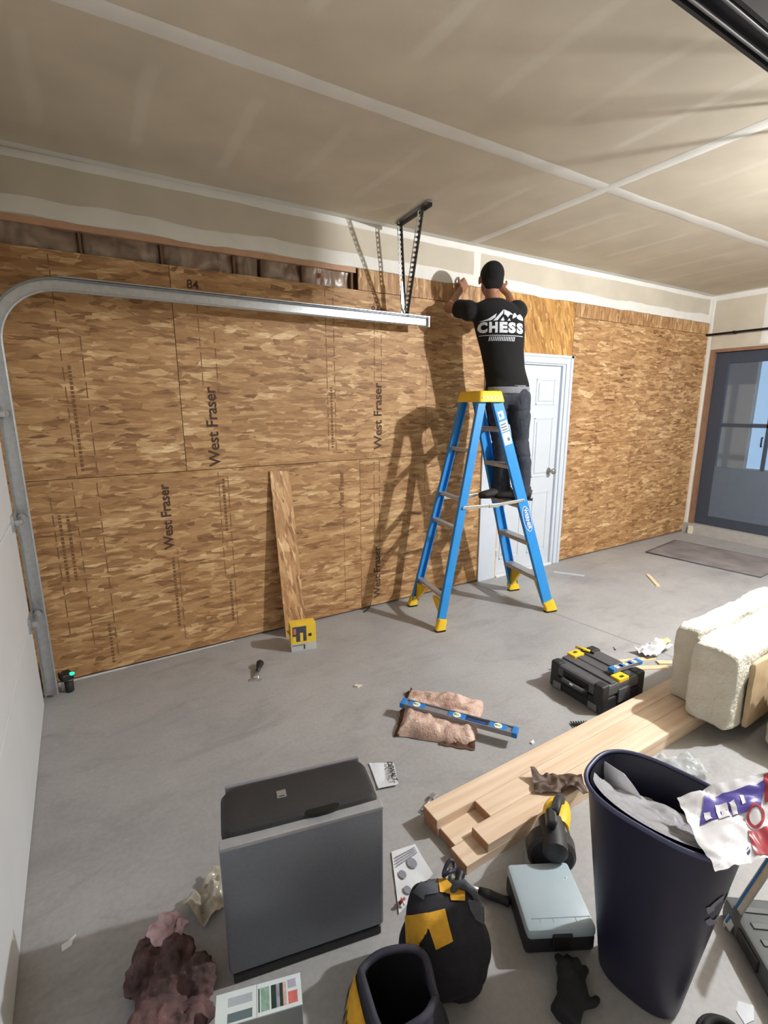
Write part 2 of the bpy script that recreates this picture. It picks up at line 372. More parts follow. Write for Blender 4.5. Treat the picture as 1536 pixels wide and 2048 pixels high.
B().add([(1.84, .012, 2.47), (1.86, .012, 2.47), (1.86, .012, 2.50), (1.84, .012, 2.50)], [(0, 1, 2, 3)]).obj('printed_mark', M('red_print', (140, 40, 34), .6), wb)
# foil edge catching light along the slab
B().bb((.06, -.012, 0), (.42, -.002, .008)).bb((.42, -.008, 0), (1.1, -.002, .005)).obj('sill_seal', M('sill_foil', (214, 214, 212), .35), wb)

# right wall with an opening
WR = M('curb_concrete', (168, 166, 162), .8, var=.1, scale=12)
oy0, oy1, oz0, oz1 = -.055, -1.95, .125, 2.26
wr = struct(B().bb((L, oy0, 0), (L+.14, .3, H)).bb((L, YF-.2, 0), (L+.14, oy1, H)).bb((L, oy1, oz1), (L+.14, oy0, H)).obj('wall_right', DRY))
B().bb((L-.03, -6.5, 0), (L+.139, -.001, oz0)).obj('curb', WR, wr)
lx = (-1, 0, 0)
tape(wr, (L, -.02, oz0), (L, -.02, H), .045, lx, .008, seed=21); tape(wr, (L, 0, H-.03), (L, YF, H-.03), .06, lx, .006, seed=22)
tape(wr, (L, -.60, oz1+.02), (L, -.60, H), .08, lx, .006, seed=23)
TRIMW = M('rough_opening_wood', (138, 104, 82), .7, var=.15, scale=9)
t1 = B().bb((L-.004, oy0-.045, oz0), (L+.13, oy0+.0, oz1)).bb((L-.004, oy1, oz0), (L+.13, oy1+.045, oz1)).bb((L-.004, oy1+.045, oz1-.035), (L+.13, oy0-.045, oz1+.001)).obj('trim_1', TRIMW); struct(t1)
# dark sliding door in it, glazed
SLATE = M('slate_frame', (58, 66, 80), .5, var=.08, scale=20)
gl = N('dark_glass'); gl.set(Base_Color=lin((120, 130, 145)), Roughness=.08, Alpha=.22); gl = gl.m
d3 = struct(thing('door_3', 'x', 'x', (L+.05, oy0-.046, oz0))); del d3['label'], d3['category']
dw = (oy0-.046)-(oy1+.046); dh = oz1-.036-oz0
B().bb((0, -.15, 0), (.045, 0, dh), .004).bb((0, -dw, 0), (.045, -dw+.12, dh), .004).bb((0, -dw+.12, dh-.13), (.045, -.15, dh), .004).bb((0, -dw+.12, 0), (.045, -.15, .12), .004).obj('frame', SLATE, d3)
B().bb((.004, -dw+.12, .12), (.04, -.15, .74)).obj('lower_panel', M('slate_panel', (92, 104, 120), .45, var=.05), d3)
B().bb((.015, -dw+.12, .74), (.022, -.15, dh-.13)).obj('pane', gl, d3)
B().bb((.0, -dw+.12, 1.23), (.04, -.15, 1.27)).obj('rail', SLATE, d3)
B().bb((.0, -.66, .74), (.04, -.63, dh-.13)).obj('mullion', SLATE, d3)
B().cyl((-.02, -.61, 1.02), (-.02, -.61, 1.12), .008).cyl((-.02, -.61, 1.02), (.0, -.61, 1.02), .008).cyl((-.02, -.61, 1.12), (.0, -.61, 1.12), .008).obj('pull_handle', BLACKP, d3, True)
# hallway behind the glass: pale walls, daylit window
HALL = M('hall_paint', (190, 180, 168), .8, var=.04)
hx0 = 8.1
wh = struct(B().bb((hx0, -3.2, 0), (hx0+.1, .6, .75)).bb((hx0, -3.2, 2.25), (hx0+.1, .6, 2.6)).bb((hx0, -.10, .75), (hx0+.1, .6, 2.25)).bb((hx0, -3.2, .75), (hx0+.1, -2.4, 2.25)).bb((L+.14, .5, 0), (hx0, .6, 2.6)).bb((L+.14, -3.3, 0), (hx0, -3.2, 2.6)).bb((L+.14, -3.2, 2.5), (hx0, .5, 2.6)).obj('wall_hall', HALL))
w1_ = struct(B().bb((hx0+.03, -2.4, 1.31), (hx0+.07, -.10, 1.36)).bb((hx0+.03, -1.27, .75), (hx0+.07, -1.22, 2.25)).obj('window_1', SLATE))
B().bb((hx0+.045, -2.4, .75), (hx0+.05, -.10, 2.25)).obj('pane', gl, w1_)
# curb scrap and pipe on the right wall
tag(B().bb((L-.07, -.14, 0), (L-.032, -.09, .10), .004).obj('corner_block', M('cream_paint', (226, 218, 196), .7)), 'small cream wood block standing against the concrete curb', 'wood block')
p_ = thing('pipe', 'thin black pipe running across the taped drywall above the dark door', 'pipe', (L-.05, 0, 2.43))
B().cyl((-.0, -.005, 0), (0, -3., .0), .013, n=12).obj('tube', M('black_iron', (26, 27, 30), .4, .3), p_, True)
for y in (-.3, -1.4, -2.6): B().box((.02, y, 0), (.06, .02, .035), None, .003).obj('clamp', BLACKP, p_)

# front and left walls (closing the room)
struct(B().bb((-.3, YF-.2, 0), (L+.14, YF, H)).obj('wall_front', DRY))
wl = struct(B().bb((-.3, -5.3, 2.13), (-.05, .1, H)).bb((-.3, YF, 0), (-.05, -5.2, H)).bb((-.3, -.26, 0), (-.05, .1, 2.13)).obj('wall_left', DRY))
tape(wl, (-.05, -5.2, H-.03), (-.05, 0, H-.03), .07, (1, 0, 0), .008, seed=31)
# overhead door of four steel sections
d1 = struct(thing('door_1', 'x', 'x', (0, -.22, 0))); del d1['label'], d1['category']
for k in range(4):
    b = B().bb((-.045, -4.95, k*.533+.002), (0, 0, (k+1)*.533-.002), .006)
    b.obj('door_section', DOORP, d1)
B().bb((-.04, -4.95, -.0), (-.012, 0, .012)).obj('bottom_seal', BLACKP, d1)

# white panel door in the back wall
d2 = struct(thing('door_2', 'x', 'x', (3.37, 0, 0))); del d2['label'], d2['category']
CAS = M('casing_paint', (203, 211, 222), .42, var=.03)
B().bb((0, -.017, .0), (.205, .0, 2.08), .003).obj('casing', CAS, d2)
B().bb((1.035, -.018, .0), (1.12, .0, 2.08), .004).bb((1.085, -.026, 0), (1.12, -.018, 2.08), .003).obj('casing', CAS, d2)
B().bb((.205, -.018, 2.0), (1.035, .0, 2.08), .004).bb((0, -.026, 2.055), (1.12, -.018, 2.08), .003).obj('casing', CAS, d2)
B().bb((.205, -.012, .0), (.222, .10, 2.0)).obj('jamb', M('jamb_edge', (206, 176, 150), .6), d2)
B().bb((1.0, -.004, .0), (1.035, .10, 2.0)).bb((.222, -.004, 1.985), (1.0, .10, 2.0)).obj('jamb', CAS, d2)
B().bb((.222, -.03, 0), (1.0, .09, .018), .003).obj('threshold', M('threshold_metal', (225, 226, 228), .4), d2)
slab = B().bb((.224, .02, .02), (.998, .055, 1.983), .002).obj('door_slab', WHITE, d2)
for cx in (.42, .80):
    for z0, z1 in ((.16, .78), (.93, 1.50), (1.62, 1.86)):
        x0, x1 = cx-.13, cx+.13
        # moulded frame groove and raised field
        b = B()
        for (xa, xb, za, zb) in ((x0, x1, z0, z0+.014), (x0, x1, z1-.014, z1), (x0, x0+.014, z0, z1), (x1-.014, x1, z0, z1)): b.bb((xa, .014, za), (xb, .022, zb), .003)
        b.bb((x0+.035, .013, z0+.035), (x1-.035, .022, z1-.035), .006); b.obj('door_panel', WHITE, slab)
kn = B().loft([((.91, .02, .98), .031, .031), ((.91, .012, .98), .031, .031), ((.91, .008, .98), .012, .012), ((.91, -.02, .98), .012, .012), ((.91, -.03, .98), .024, .024), ((.91, -.048, .98), .03, .03), ((.91, -.06, .98), .024, .024), ((.91, -.064, .98), .01, .01)], 20)
kn.obj('door_knob', M('satin_nickel', (170, 168, 164), .28, .9), d2, True)
for z in (.25, 1.0, 1.78): B().cyl((.222, -.006, z-.045), (.222, -.006, z+.045), .007, n=10).obj('hinge', M('satin_nickel', (170, 168, 164), .28, .9), d2, True)

# ------------------------------------------------------------------ overhead door track
tr = thing('door_track', 'galvanised overhead door track curving from the floor to a ceiling hanger', 'door track', (0, -.15, 0))
def channel(pts, normals, hw=.033, dp=.022, lip=.012):
    """C-section swept along pts (in the x-z plane); opens towards -y"""
    prof = [(-hw+lip*.6, -dp), (-hw, -dp*.7), (-hw, 0), (hw, 0), (hw, -dp*.7), (hw-lip*.6, -dp)]
    vs = []; fs = []; n = len(prof)
    for p, q in zip(pts, normals):
        for (a, b) in prof: vs.append(Vector(p)+Vector(q)*a+Vector((0, b, 0)))
    for i in range(len(pts)-1):
        for k in range(n-1): fs.append((i*n+k, i*n+k+1, (i+1)*n+k+1, (i+1)*n+k))
    bm = bmesh.new(); vv = [bm.verts.new(v) for v in vs]
    for f in fs: bm.faces.new([vv[i] for i in f])
    bmesh.ops.recalc_face_normals(bm, faces=bm.faces[:])
    bmesh.ops.solidify(bm, geom=bm.faces[:], thickness=.0025); return B().bm(bm)
zt, rad, xv = 2.225, .30, .035
pts = [(xv, 0, .02), (xv, 0, .7), (xv, 0, 1.3), (xv, 0, zt-rad)]; nr = [(1, 0, 0)]*4
for k in range(1, 13):
    a = R(7.5*k); pts.append((xv+rad-rad*math.cos(a), 0, zt-rad+rad*math.sin(a))); nr.append((math.cos(a), 0, -math.sin(a)))
channel(pts[:4], nr[:4]).obj('vertical_track', GALV, tr, 30)
channel(pts[3:], nr[3:]).obj('curved_track', GALV, tr, 30)
channel([(xv+rad, 0, zt), (1.2, 0, zt), (2.64, 0, zt)], [(0, 0, -1)]*3).obj('horizontal_track', GALV, tr, 30)
B().bb((xv+rad, -.0, zt+.033), (2.645, .004, zt+.036)).bb((xv+rad, -.03, zt+.034), (2.645, .0, zt+.038)).obj('stiffening_angle', GALV, tr)
B().bb((2.637, -.024, zt-.034), (2.645, .0, zt+.034)).obj('end_stop', GALV, tr)
for z in (.12, .55, 1.05, 1.6): B().bb((xv-.02, .0, z-.025), (xv+.02, .15, z+.025)).obj('jamb_bracket', GALV, tr)
PERF = M('perforated_angle', (120, 118, 116), .4, .8, var=.25, scale=50)
def perf(p0, p1, nm, wd=.032):
    """slotted angle iron from p0 to p1: two flanges, holes as real gaps between rungs"""
    p0, p1 = Vector(p0), Vector(p1); t = (p1-p0); ln = t.length; t.normalize(); s = Vector((1, 0, 0)); q = t.cross(s).normalized(); s = q.cross(t)
    b = B(); n = int(ln/.03)
    for i in range(n):
        c = p0+t*(ln*(i+.5)/n)
        rot = Matrix((s, t, q)).transposed()
        b.box(c+t*.0+s*0, (wd, ln/n*.46, .002), rot)
    for e in (-1, 1): b.box((p0+p1)/2+s*(e*wd*.42), (wd*.18, ln, .002), rot)
    b.box((p0+p1)/2+s*(wd*.5)+q*(wd*.35), (.002, ln, wd*.7), rot)
    return b.obj(nm, PERF, tr)
zc = H
perf((2.385, -.0, zc-.012), (2.44, .02, zt+.03), 'hanger_strap'); perf((2.355, -.30, zc-.012), (2.44, .0, zt+.03), 'hanger_strap')
B().box((2.43, .01, zt+.13), (.03, .004, .26)).obj('hanger_foot', GALV, tr)
B().box((2.37, -.19, zc-.012), (.04, .43, .004), R(-5)).box((2.39, -.19, zc-.022), (.004, .43, .024), R(-5)).obj('ceiling_angle', PERF, tr)
for z, k in ((.52, 0), (1.06, 1), (1.59, 2)):
    b = B().bb((-.005, -.2, z-.04), (.012, -.07, z+.04), .003).cyl((.03, -.16, z), (.03, -.01, z), .006, n=10).cyl((.03, -.03, z), (.03, -.008, z), .02, n=16)
    b.bb((.01, -.18, z-.014), (.045, -.15, z+.014), .003); b.obj('roller_hinge', GALV, tr, 30)
# photo-eye by the floor
se = thing('safety_sensor', 'small black photo eye glowing green on the door track', 'sensor', (.09, -.12, .0))
B().box((.02, 0, .098), (.06, .075, .04), R(20), .006).obj('housing', BLACKP, se)
B().bb((-.01, .01, .0), (.0, .03, .12)).bb((-.01, -.03, .075), (.05, .03, .08)).obj('bracket', GALV, se)
em = N('green_led'); em.set(Base_Color=(0, .6, .3, 1), Emission_Color=(.01, .85, .36, 1), Emission_Strength=1.6)
B().ell((.05, -.02, .112), (.016, .014, .009), u=12, v=8).obj('led', em.m, se, True)
B().loft([((.03, .0, .0), .028, .022), ((.03, 0, .06), .03, .024), ((.03, 0, .065), .02, .016)], 12).obj('boot', M('rubber_boot', (40, 42, 44), .7), se, True)

# ------------------------------------------------------------------ door opener, its rail in view
op = thing('door_opener', 'dark ceiling-hung opener rail with chain under the drywall ceiling', 'door opener', (0, -2.475, 2.62))
DK = M('opener_paint', (44, 44, 50), .5, .2)
B().bb((-.02, -.035, -.0), (3.2, .035, .05)).obj('rail', DK, op)
B().bb((-.02, -.045, -.022), (3.2, -.035, .004)).bb((-.02, .035, -.022), (3.2, .045, .004)).obj('rail_flange', DK, op)
B().cyl((.1, -.022, -.016), (3.15, -.022, -.016), .006, n=8).cyl((.1, .022, -.016), (3.15, .022, -.016), .006, n=8).obj('chain', M('chain_steel', (130, 130, 135), .4, .8), op, True)
B().bb((3.2, -.16, -.06), (3.56, .16, .10), .02).obj('motor_housing', M('opener_white', (206, 206, 204), .5), op)
for x in (3.24, 3.5):
    for y in (-.14, .14): B().bb((x-.012, y-.002, .1), (x+.012, y+.002, H-2.62)).obj('hanging_strap', GALV, op)
bl = N('bulb_glow'); bl.set(Base_Color=(1, 1, 1, 1), Emission_Color=(1, .98, .95, 1), Emission_Strength=12.)
cl = thing('ceiling_lamp', 'bare bulb in a white porcelain holder on the drywall ceiling', 'lamp', (LAMP_POS[0], LAMP_POS[1], H))
B().loft([((0, 0, 0), .06, .06), ((0, 0, -.025), .055, .055), ((0, 0, -.05), .03, .03), ((0, 0, -.10), .026, .026)], 24).obj('holder', WHITE, cl, True)
B().loft([((0, 0, -.11), .014, .014), ((0, 0, -.125), .02, .02), ((0, 0, -.145), .028, .028), ((0, 0, -.165), .03, .03), ((0, 0, -.185), .02, .02), ((0, 0, -.19), .006, .006)], 20).obj('bulb', bl.m, cl, True)
def lamp(name, pos, watts, col, rad=.05, parent=None):
    l = bpy.data.lights.new(name, 'POINT'); l.energy = watts; l.color = col; l.shadow_soft_size = rad
    o = bpy.data.objects.new(name, l); C.objects.link(o); o.location = pos
    if parent: o.parent = parent; o.location = Vector(pos)-parent.location
    return o
lamp('bulb_light', LAMP_POS, LAMP_W, (.985, .99, 1), .04, cl)
# ------------------------------------------------------------------ stepladder
BLUE = M('blue_fibreglass', (42, 140, 214), .42, var=.05, scale=12); YEL = M('yellow_plastic', (238, 196, 44), .5, var=.06, scale=16)
ALU = M('aluminium', (196, 196, 194), .38, .7, var=.1, scale=30); STICK = M('white_sticker', (236, 240, 244), .5, var=.03); GREYP = M('grey_print', (96, 108, 124), .6)
RUB = M('black_rubber', (24, 24, 24), .8)
ld = thing('stepladder', 'blue fibreglass stepladder with yellow top cap standing before the white door', 'stepladder', (2.965, -.49, 0), R(-10.8))
def lrail(p0, p1, web, fl, side, th=.006):
    """C-section side rail; web faces side*y, flanges turn inward"""
    p0, p1 = Vector(p0), Vector(p1); t = (p1-p0).normalized(); y = Vector((0, 1, 0)); s = y.cross(t).normalized(); y = t.cross(s).normalized()
    rot = Matrix((s, t, y)).transposed(); c = (p0+p1)/2; ln = (p1-p0).length; b = B()
    b.box(c, (web, ln, th), rot, .0015, 1)
    for e in (-1, 1): b.box(c+s*(e*(web/2-th/2))-y*(side*fl/2), (th, ln, fl), rot, .0015, 1)
    return b, rot
FT = .05
rails = {}
for sx, x0, x1, web in ((1, .50, -.015, .082), (-1, -.49, -.135, .06)):
    for sy in (-1, 1):
        z0 = .06; f = lambda z, x0=x0, x1=x1: x0+(x1-x0)*z/1.66
        p0 = Vector((f(z0), sy*(.25-.11*z0/1.66), z0)); p1 = Vector((x1, sy*.14, 1.66))
        b, rot = lrail(p0, p1, web, .03, sy); ro = b.obj('side_rail', BLUE, ld); rails[(sx, sy)] = (ro, p0, p1, rot, web)
        t = (p1-p0).normalized(); q = p0-t*.06; q.z = 0
        b = B().loft([(q+Vector((0, 0, .012)), web*.66, .026, (0, 0, 1)), (q+Vector((0, 0, .03)), web*.62, .024, (0, 0, 1)), (p0+t*.012, web*.57, .024, t), (p0+t*.03, web*.55, .022, t)], 16, hint=(0, 1, 0), power=5)
        b.obj('foot', YEL, ld, 35)
        B().loft([(q, web*.66, .026, (0, 0, 1)), (q+Vector((0, 0, .013)), web*.67, .027, (0, 0, 1))], 16, hint=(0, 1, 0), power=5).obj('foot_pad', RUB, ld)
hw = lambda z: .25-.11*z/1.66
fr = lambda z: .50-.515*z/1.66
fl_ = lambda z: -.49+.355*z/1.66
for k, z in enumerate((.29, .59, .89, 1.19, 1.46)):
    b = B().bb((fr(z)-.045, -hw(z)+.008, z-.004), (fr(z)+.04, hw(z)-.008, z), .001).bb((fr(z)+.034, -hw(z)+.008, z-.03), (fr(z)+.04, hw(z)-.008, z), .001).bb((fr(z)-.045, -hw(z)+.008, z-.03), (fr(z)-.04, hw(z)-.008, z), .001)
    for r in range(6): b.bb((fr(z)-.036+r*.013, -hw(z)+.012, z), (fr(z)-.031+r*.013, hw(z)-.012, z+.0015))
    b.obj('step', ALU, ld)
for z in (.24, .74, .95, 1.30): B().bb((fl_(z)-.022, -hw(z)+.008, z-.012), (fl_(z)+.022, hw(z)-.008, z+.012), .003).obj('back_brace', ALU, ld)
for sx, f, z in ((1, fr, .29), (-1, fl_, .24)):
    for sy in (-1, 1):
        y1 = sy*(hw(.05)-.006); xc = f(.15)
        pl = [(sy*(hw(.04)-.008), .05), (sy*(hw(z)-.008), z-.03), (sy*(abs(y1)-.16), z-.03), (sy*(abs(y1)-.165), z-.045), (sy*(abs(y1)-.05), .09)]
        Mx = Matrix.Translation((xc, 0, 0)) @ Matrix(((0, 0, 1, 0), (1, 0, 0, 0), (0, 1, 0, 0), (0, 0, 0, 1)))
        B().prism(pl, -.012, .012, Mx).obj('corner_gusset', YEL, ld)
for sy in (-1, 1):
    z = .90; y = sy*(hw(z)+.008); a, c = Vector((fl_(z)-.0, y, z+.0)), Vector((fr(z), y, z+.02)); m = (a+c)/2+Vector((0, 0, -.012))
    b = B().box((a+m)/2, ((m-a).length, .006, .022), Matrix.Rotation(-math.atan2(m.z-a.z, m.x-a.x), 3, 'Y'), .001).box((m+c)/2, ((c-m).length, .006, .022), Matrix.Rotation(-math.atan2(c.z-m.z, c.x-m.x), 3, 'Y'), .001)
    b.box(m, (.09, .012, .03), None, .003)
    for p in (a, c, m): b.cyl(p-Vector((0, .008, 0)), p+Vector((0, .008, 0)), .008, n=12)
    b.obj('spreader', ALU, ld)
b = B().loft([((-.07, 0, 1.645), .112, .168, (0, 0, 1)), ((-.07, 0, 1.655), .112, .168, (0, 0, 1)), ((-.07, 0, 1.715), .098, .152, (0, 0, 1)), ((-.07, 0, 1.722), .092, .146, (0, 0, 1))], 40, hint=(0, 1, 0), power=9)
cap = b.obj('top_cap', YEL, ld, 35)
for sx in (-1, 1):
    for k in range(4): B().bb((-.07+sx*.045-.02, -.12+k*.065, 1.72), (-.07+sx*.045+.02, -.12+k*.065+.035, 1.7235), .001).obj('tray_rib', YEL, cap)
for k in range(6): B().cyl((-.07-.075+.03*k, -.158, 1.675), (-.07-.075+.03*k, -.166, 1.675), .006, n=10).obj('rivet', ALU, cap)
# stickers on the lit rail
def on_rail(key, t, s, out=.0045):
    ro, p0, p1, rot, web = rails[key]; c = p0+(p1-p0)*t; y = rot.col[2]*(1 if key[1] > 0 else -1)
    return c+rot.col[0]*s+Vector(y)*out, rot
def sticker(key, t0, t1, w0, w1, mat, name, out=.0045):
    ro, p0, p1, rot, web = rails[key]; vs = []
    for t, s in ((t0, w0), (t0, w1), (t1, w1), (t1, w0)): vs.append(on_rail(key, t, s, out)[0])
    return B().add(vs, [(0, 1, 2, 3)]).obj(name, mat, ro, fix=True)
K = (1, -1)
sticker(K, .80, .855, -.032, .032, STICK, 'label_sticker'); sticker(K, .86, .905, -.032, .032, STICK, 'label_sticker'); sticker(K, .915, .95, -.026, .02, STICK, 'label_sticker')
for t in (.865, .877, .889): sticker(K, t, t+.006, -.028, .02, GREYP, 'label_line', .0052)
sticker(K, .815, .83, .0, .02, GREYP, 'label_line', .0052); sticker(K, .925, .94, -.018, .0, BLUE, 'label_line', .0052)
p, rot = on_rail(K, .445, 0, .0045); sx_, sy_ = Vector(rot.col[0]), Vector(rot.col[1])
ov = lambda a, b: B().add([p+sx_*(a*math.cos(q*math.pi/16))+sy_*(b*math.sin(q*math.pi/16)) for q in range(32)], [tuple(range(32))])
ov(.036, .105).obj('logo_plate', STICK, rails[K][0])
p = p+Vector((0, -.0006, 0)); ov(.032, .1).obj('logo_field', M('blue_print', (36, 116, 190), .5), rails[K][0])
text('WERNER', .042, 'logo_lettering', STICK, rails[K][0], basis(p+Vector((0, -.0006, 0)), sy_, -sx_ if sx_.cross(sy_).y > 0 else sx_) if False else basis(p+Vector((0, -.0006, 0)), -sy_, sx_), .001)

# ------------------------------------------------------------------ offcut leaning on the wall, carton, small things by it
a0, a1 = Vector((1.437, -.150, 0)), Vector((1.597, -.135, 0)); tp = Vector((1.412, -.013, 1.185)); ax = (a1-a0).normalized(); up_ = (tp-a0).normalized(); nrm = up_.cross(ax).normalized() if up_.cross(ax).y < 0 else ax.cross(up_).normalized()
lo = thing('osb_offcut', 'narrow strand board offcut leaning against the sheathed wall', 'board', a0)
pl = [(0, 0), (.158, .004), (.157, .5), (.150, .9), (.148, 1.18), (.05, 1.19), (.0, 1.192)]
Mx = Matrix((ax, nrm, up_)).transposed().to_4x4()
ob = B().add([(x, 0, z) for x, z in pl]+[(x, .011, z) for x, z in pl], [tuple(range(7)), tuple(range(13, 6, -1))]+[(i, (i+1) % 7, 7+(i+1) % 7, 7+i) for i in range(7)]).obj('board', OSBL, lo)
Mx = Matrix((ax, -nrm, up_)).transposed().to_4x4(); ob.rotation_euler = Mx.to_euler(); ob.location = nrm*.0
# carton
cb = thing('carton', 'small yellow product carton with dark printed window standing by the leaning offcut', 'carton', (1.388, -.374, 0), R(-12.5))
CY = M('carton_yellow', (236, 200, 62), .5, var=.05); CG = M('carton_grey', (188, 190, 190), .5, var=.05)
B().bb((0, 0, .055), (.17, .085, .19), .001).obj('upper_body', CY, cb); B().bb((0, 0, 0), (.17, .085, .055), .001).obj('lower_band', CG, cb)
dk = B().bb((.012, -.0012, .07), (.105, 0, .178)).obj('printed_window', M('carton_print', (70, 72, 84), .4, var=.4, scale=70), cb)
B().bb((.018, -.002, .125), (.035, -.0012, .165)).obj('printed_block', M('carton_pink', (206, 120, 110), .5), cb)
B().bb((.062, -.002, .072), (.082, -.0012, .132)).bb((.012, -.002, .07), (.034, -.0012, .11)).obj('printed_block', CY, cb)
B().bb((.118, -.0014, .1), (.14, 0, .12)).obj('printed_mark', M('carton_dark', (60, 46, 30), .5), cb); B().bb((.085, -.0014, .012), (.093, 0, .045)).obj('printed_mark', M('carton_dark', (60, 46, 30), .5), cb)
B().bb((.008, -.0012, .04), (.085, 0, .047)).obj('printed_line', M('carton_slate', (110, 118, 122), .5), cb)
B().add([(-.0, .0, .12), (-.018, .02, .135), (-.018, .065, .135), (0, .085, .12), (0, .085, .17), (0, 0, .17)], [(0, 1, 2, 3), (0, 3, 4, 5)]).obj('torn_flap', CY, cb)
# knob-ended tool on the floor
kt = thing('scraper', 'small black knobbed tool with silver blade lying on the slab', 'hand tool', (1.105, -.53, 0), R(62))
B().loft([((.0, 0, .018), .012, .012), ((.05, 0, .02), .013, .013), ((.07, 0, .024), .02, .02), ((.1, 0, .024), .024, .022), ((.115, 0, .022), .012, .012)], 14).obj('grip', BLACKP, kt, True)
B().loft([((-.05, 0, .008), .02, .004), ((-.03, 0, .012), .016, .006), ((.0, 0, .018), .011, .009)], 12).obj('blade', GALV, kt, True); B().bb((-.075, -.036, 0), (-.045, .036, .006), .002).obj('plate', GALV, kt)
sp_ = B().loft([((0, 0, .004), .006, .004), ((.03, .005, .012), .008, .005), ((.055, -.01, .045), .006, .004), ((.06, -.012, .075), .003, .003)], 8)
tag(sp_.obj('splinter', M('dark_bark', (52, 40, 32), .8), None, True, loc=(2.12, -.06, 0)), 'bent dark splinter standing at the foot of the sheathed wall', 'splinter')
# trim sticks on the floor
def stick(p, q, w_, h, label, mat):
    p, q = Vector(p), Vector(q); c = (p+q)/2; o = B().box((0, 0, h/2), ((q-p).length, w_, h), None, .001).box(((q-p).length*.45, 0, h+.002), (.01, w_*.6, .004)).obj('trim_stick', mat, loc=(c.x, c.y, 0)); o.rotation_euler.z = math.atan2(q.y-p.y, q.x-p.x); return tag(o, label, 'wood stick')
stick((4.185, -.213, 0), (4.345, -.45, 0), .014, .012, 'thin white trim stick lying before the white door', WHITE)
stick((4.9, -.746, 0), (4.682, -.976, 0), .032, .012, 'short pale wood stick lying between the door and the grey mat', M('pale_wood', (228, 206, 170), .6))
# door mat
mt = [Vector((5.60, -.306, 0)), Vector((6.36, -.216, 0)), Vector((6.45, -1.32, 0)), Vector((5.73, -1.36, 0))]
g = N('mat_pile'); co = g.obj(); nz = g.n('TexNoise', {'Vector': co, 'Scale': 5., 'Detail': 6.}).outputs[0]; fz = g.n('TexNoise', {'Vector': co, 'Scale': 240.}).outputs[0]
g.set(Base_Color=g.ramp(nz, [(.3, (112, 106, 108)), (.7, (140, 134, 136))]), Roughness=.95); g.bump(fz, .6, .006)
def mf(u, v):
    p = mt[0].lerp(mt[1], u).lerp(mt[3].lerp(mt[2], u), v); e = min(u, 1-u, v, 1-v); return (p.x, p.y, .010+.003*noise.noise(p*5) if e > .001 else .009)
dm = thing('door_mat', 'flat grey door mat lying before the dark glazed door', 'mat')
B().sheet(mf, 24, 24, .008).obj('pile', g.m, dm, True)
b = B()
for i in range(4): b.cyl(mt[i]+Vector((0, 0, .007)), mt[(i+1) % 4]+Vector((0, 0, .007)), .007, n=8)
b.obj('edge_binding', M('mat_edge', (92, 88, 92), .9), dm, True)

# ------------------------------------------------------------------ insulation scrap with long level
g = N('pink_wool'); co = g.obj(); nz = g.n('TexNoise', {'Vector': co, 'Scale': 14., 'Detail': 8., 'Roughness': .7}).outputs[0]
g.set(Base_Color=g.ramp(nz, [(.28, (126, 100, 92)), (.42, (198, 166, 152)), (.62, (224, 198, 184)), (.8, (236, 214, 202))]), Roughness=1.); g.bump(g.n('TexNoise', {'Vector': co, 'Scale': 90., 'Detail': 6.}).outputs[0], .8, .012); PINKW = g.m
pc = [Vector((1.521, -1.477, 0)), Vector((1.801, -1.737, 0)), Vector((2.073, -1.497, 0)), Vector((1.798, -1.184, 0))]
pk = thing('insulation_scrap', 'pink fibreglass insulation scrap under the long blue level', 'insulation', (1.8, -1.47, 0))
def pf(u, v):
    p = pc[0].lerp(pc[1], u).lerp(pc[3].lerp(pc[2], u), v); e = min(u, 1-u, v, 1-v)*9
    z = .062*min(1, e)**.5*(.85+.5*noise.noise(p*7)+.25*noise.noise(p*22))+.004
    j = noise.noise_vector(p*11)*.016; q = p+j-Vector((1.8, -1.47, 0)); return (q.x, q.y, max(.004, z-.03*math.exp(-((v-.62)/.035)**2)))
B().sheet(pf, 60, 60, .0).obj('wool', PINKW, pk, True)
def kf(s): return [(pc[0].lerp(pc[1], s*.95+.02)), ]
KR = M('kraft_facing', (92, 66, 50), .8, var=.3)
def kraft(i, j, a, b_, w_, h):
    def f(u, v):
        p = pc[i].lerp(pc[j], a+(b_-a)*u)-Vector((1.8, -1.47, 0)); o = (pc[j]-pc[i]).normalized(); nrm = Vector((o.y, -o.x, 0))
        q = p+nrm*(w_*v+.012*noise.noise(p*30))-nrm*.012; return (q.x, q.y, .003+h*(1-v)*abs(noise.noise(p*17+Vector((v*3, 0, 0))))*1.5)
    return f
B().sheet(kraft(0, 1, .55, 1., .035, .03), 16, 5, .0015).obj('kraft_facing', KR, pk); B().sheet(kraft(3, 0, .0, 1., .03, .05), 24, 5, .0015).obj('kraft_facing', KR, pk)
LVB = M('level_blue', (44, 122, 196), .35, var=.06); LVG = M('level_grey', (140, 138, 142), .38, .2, var=.1)
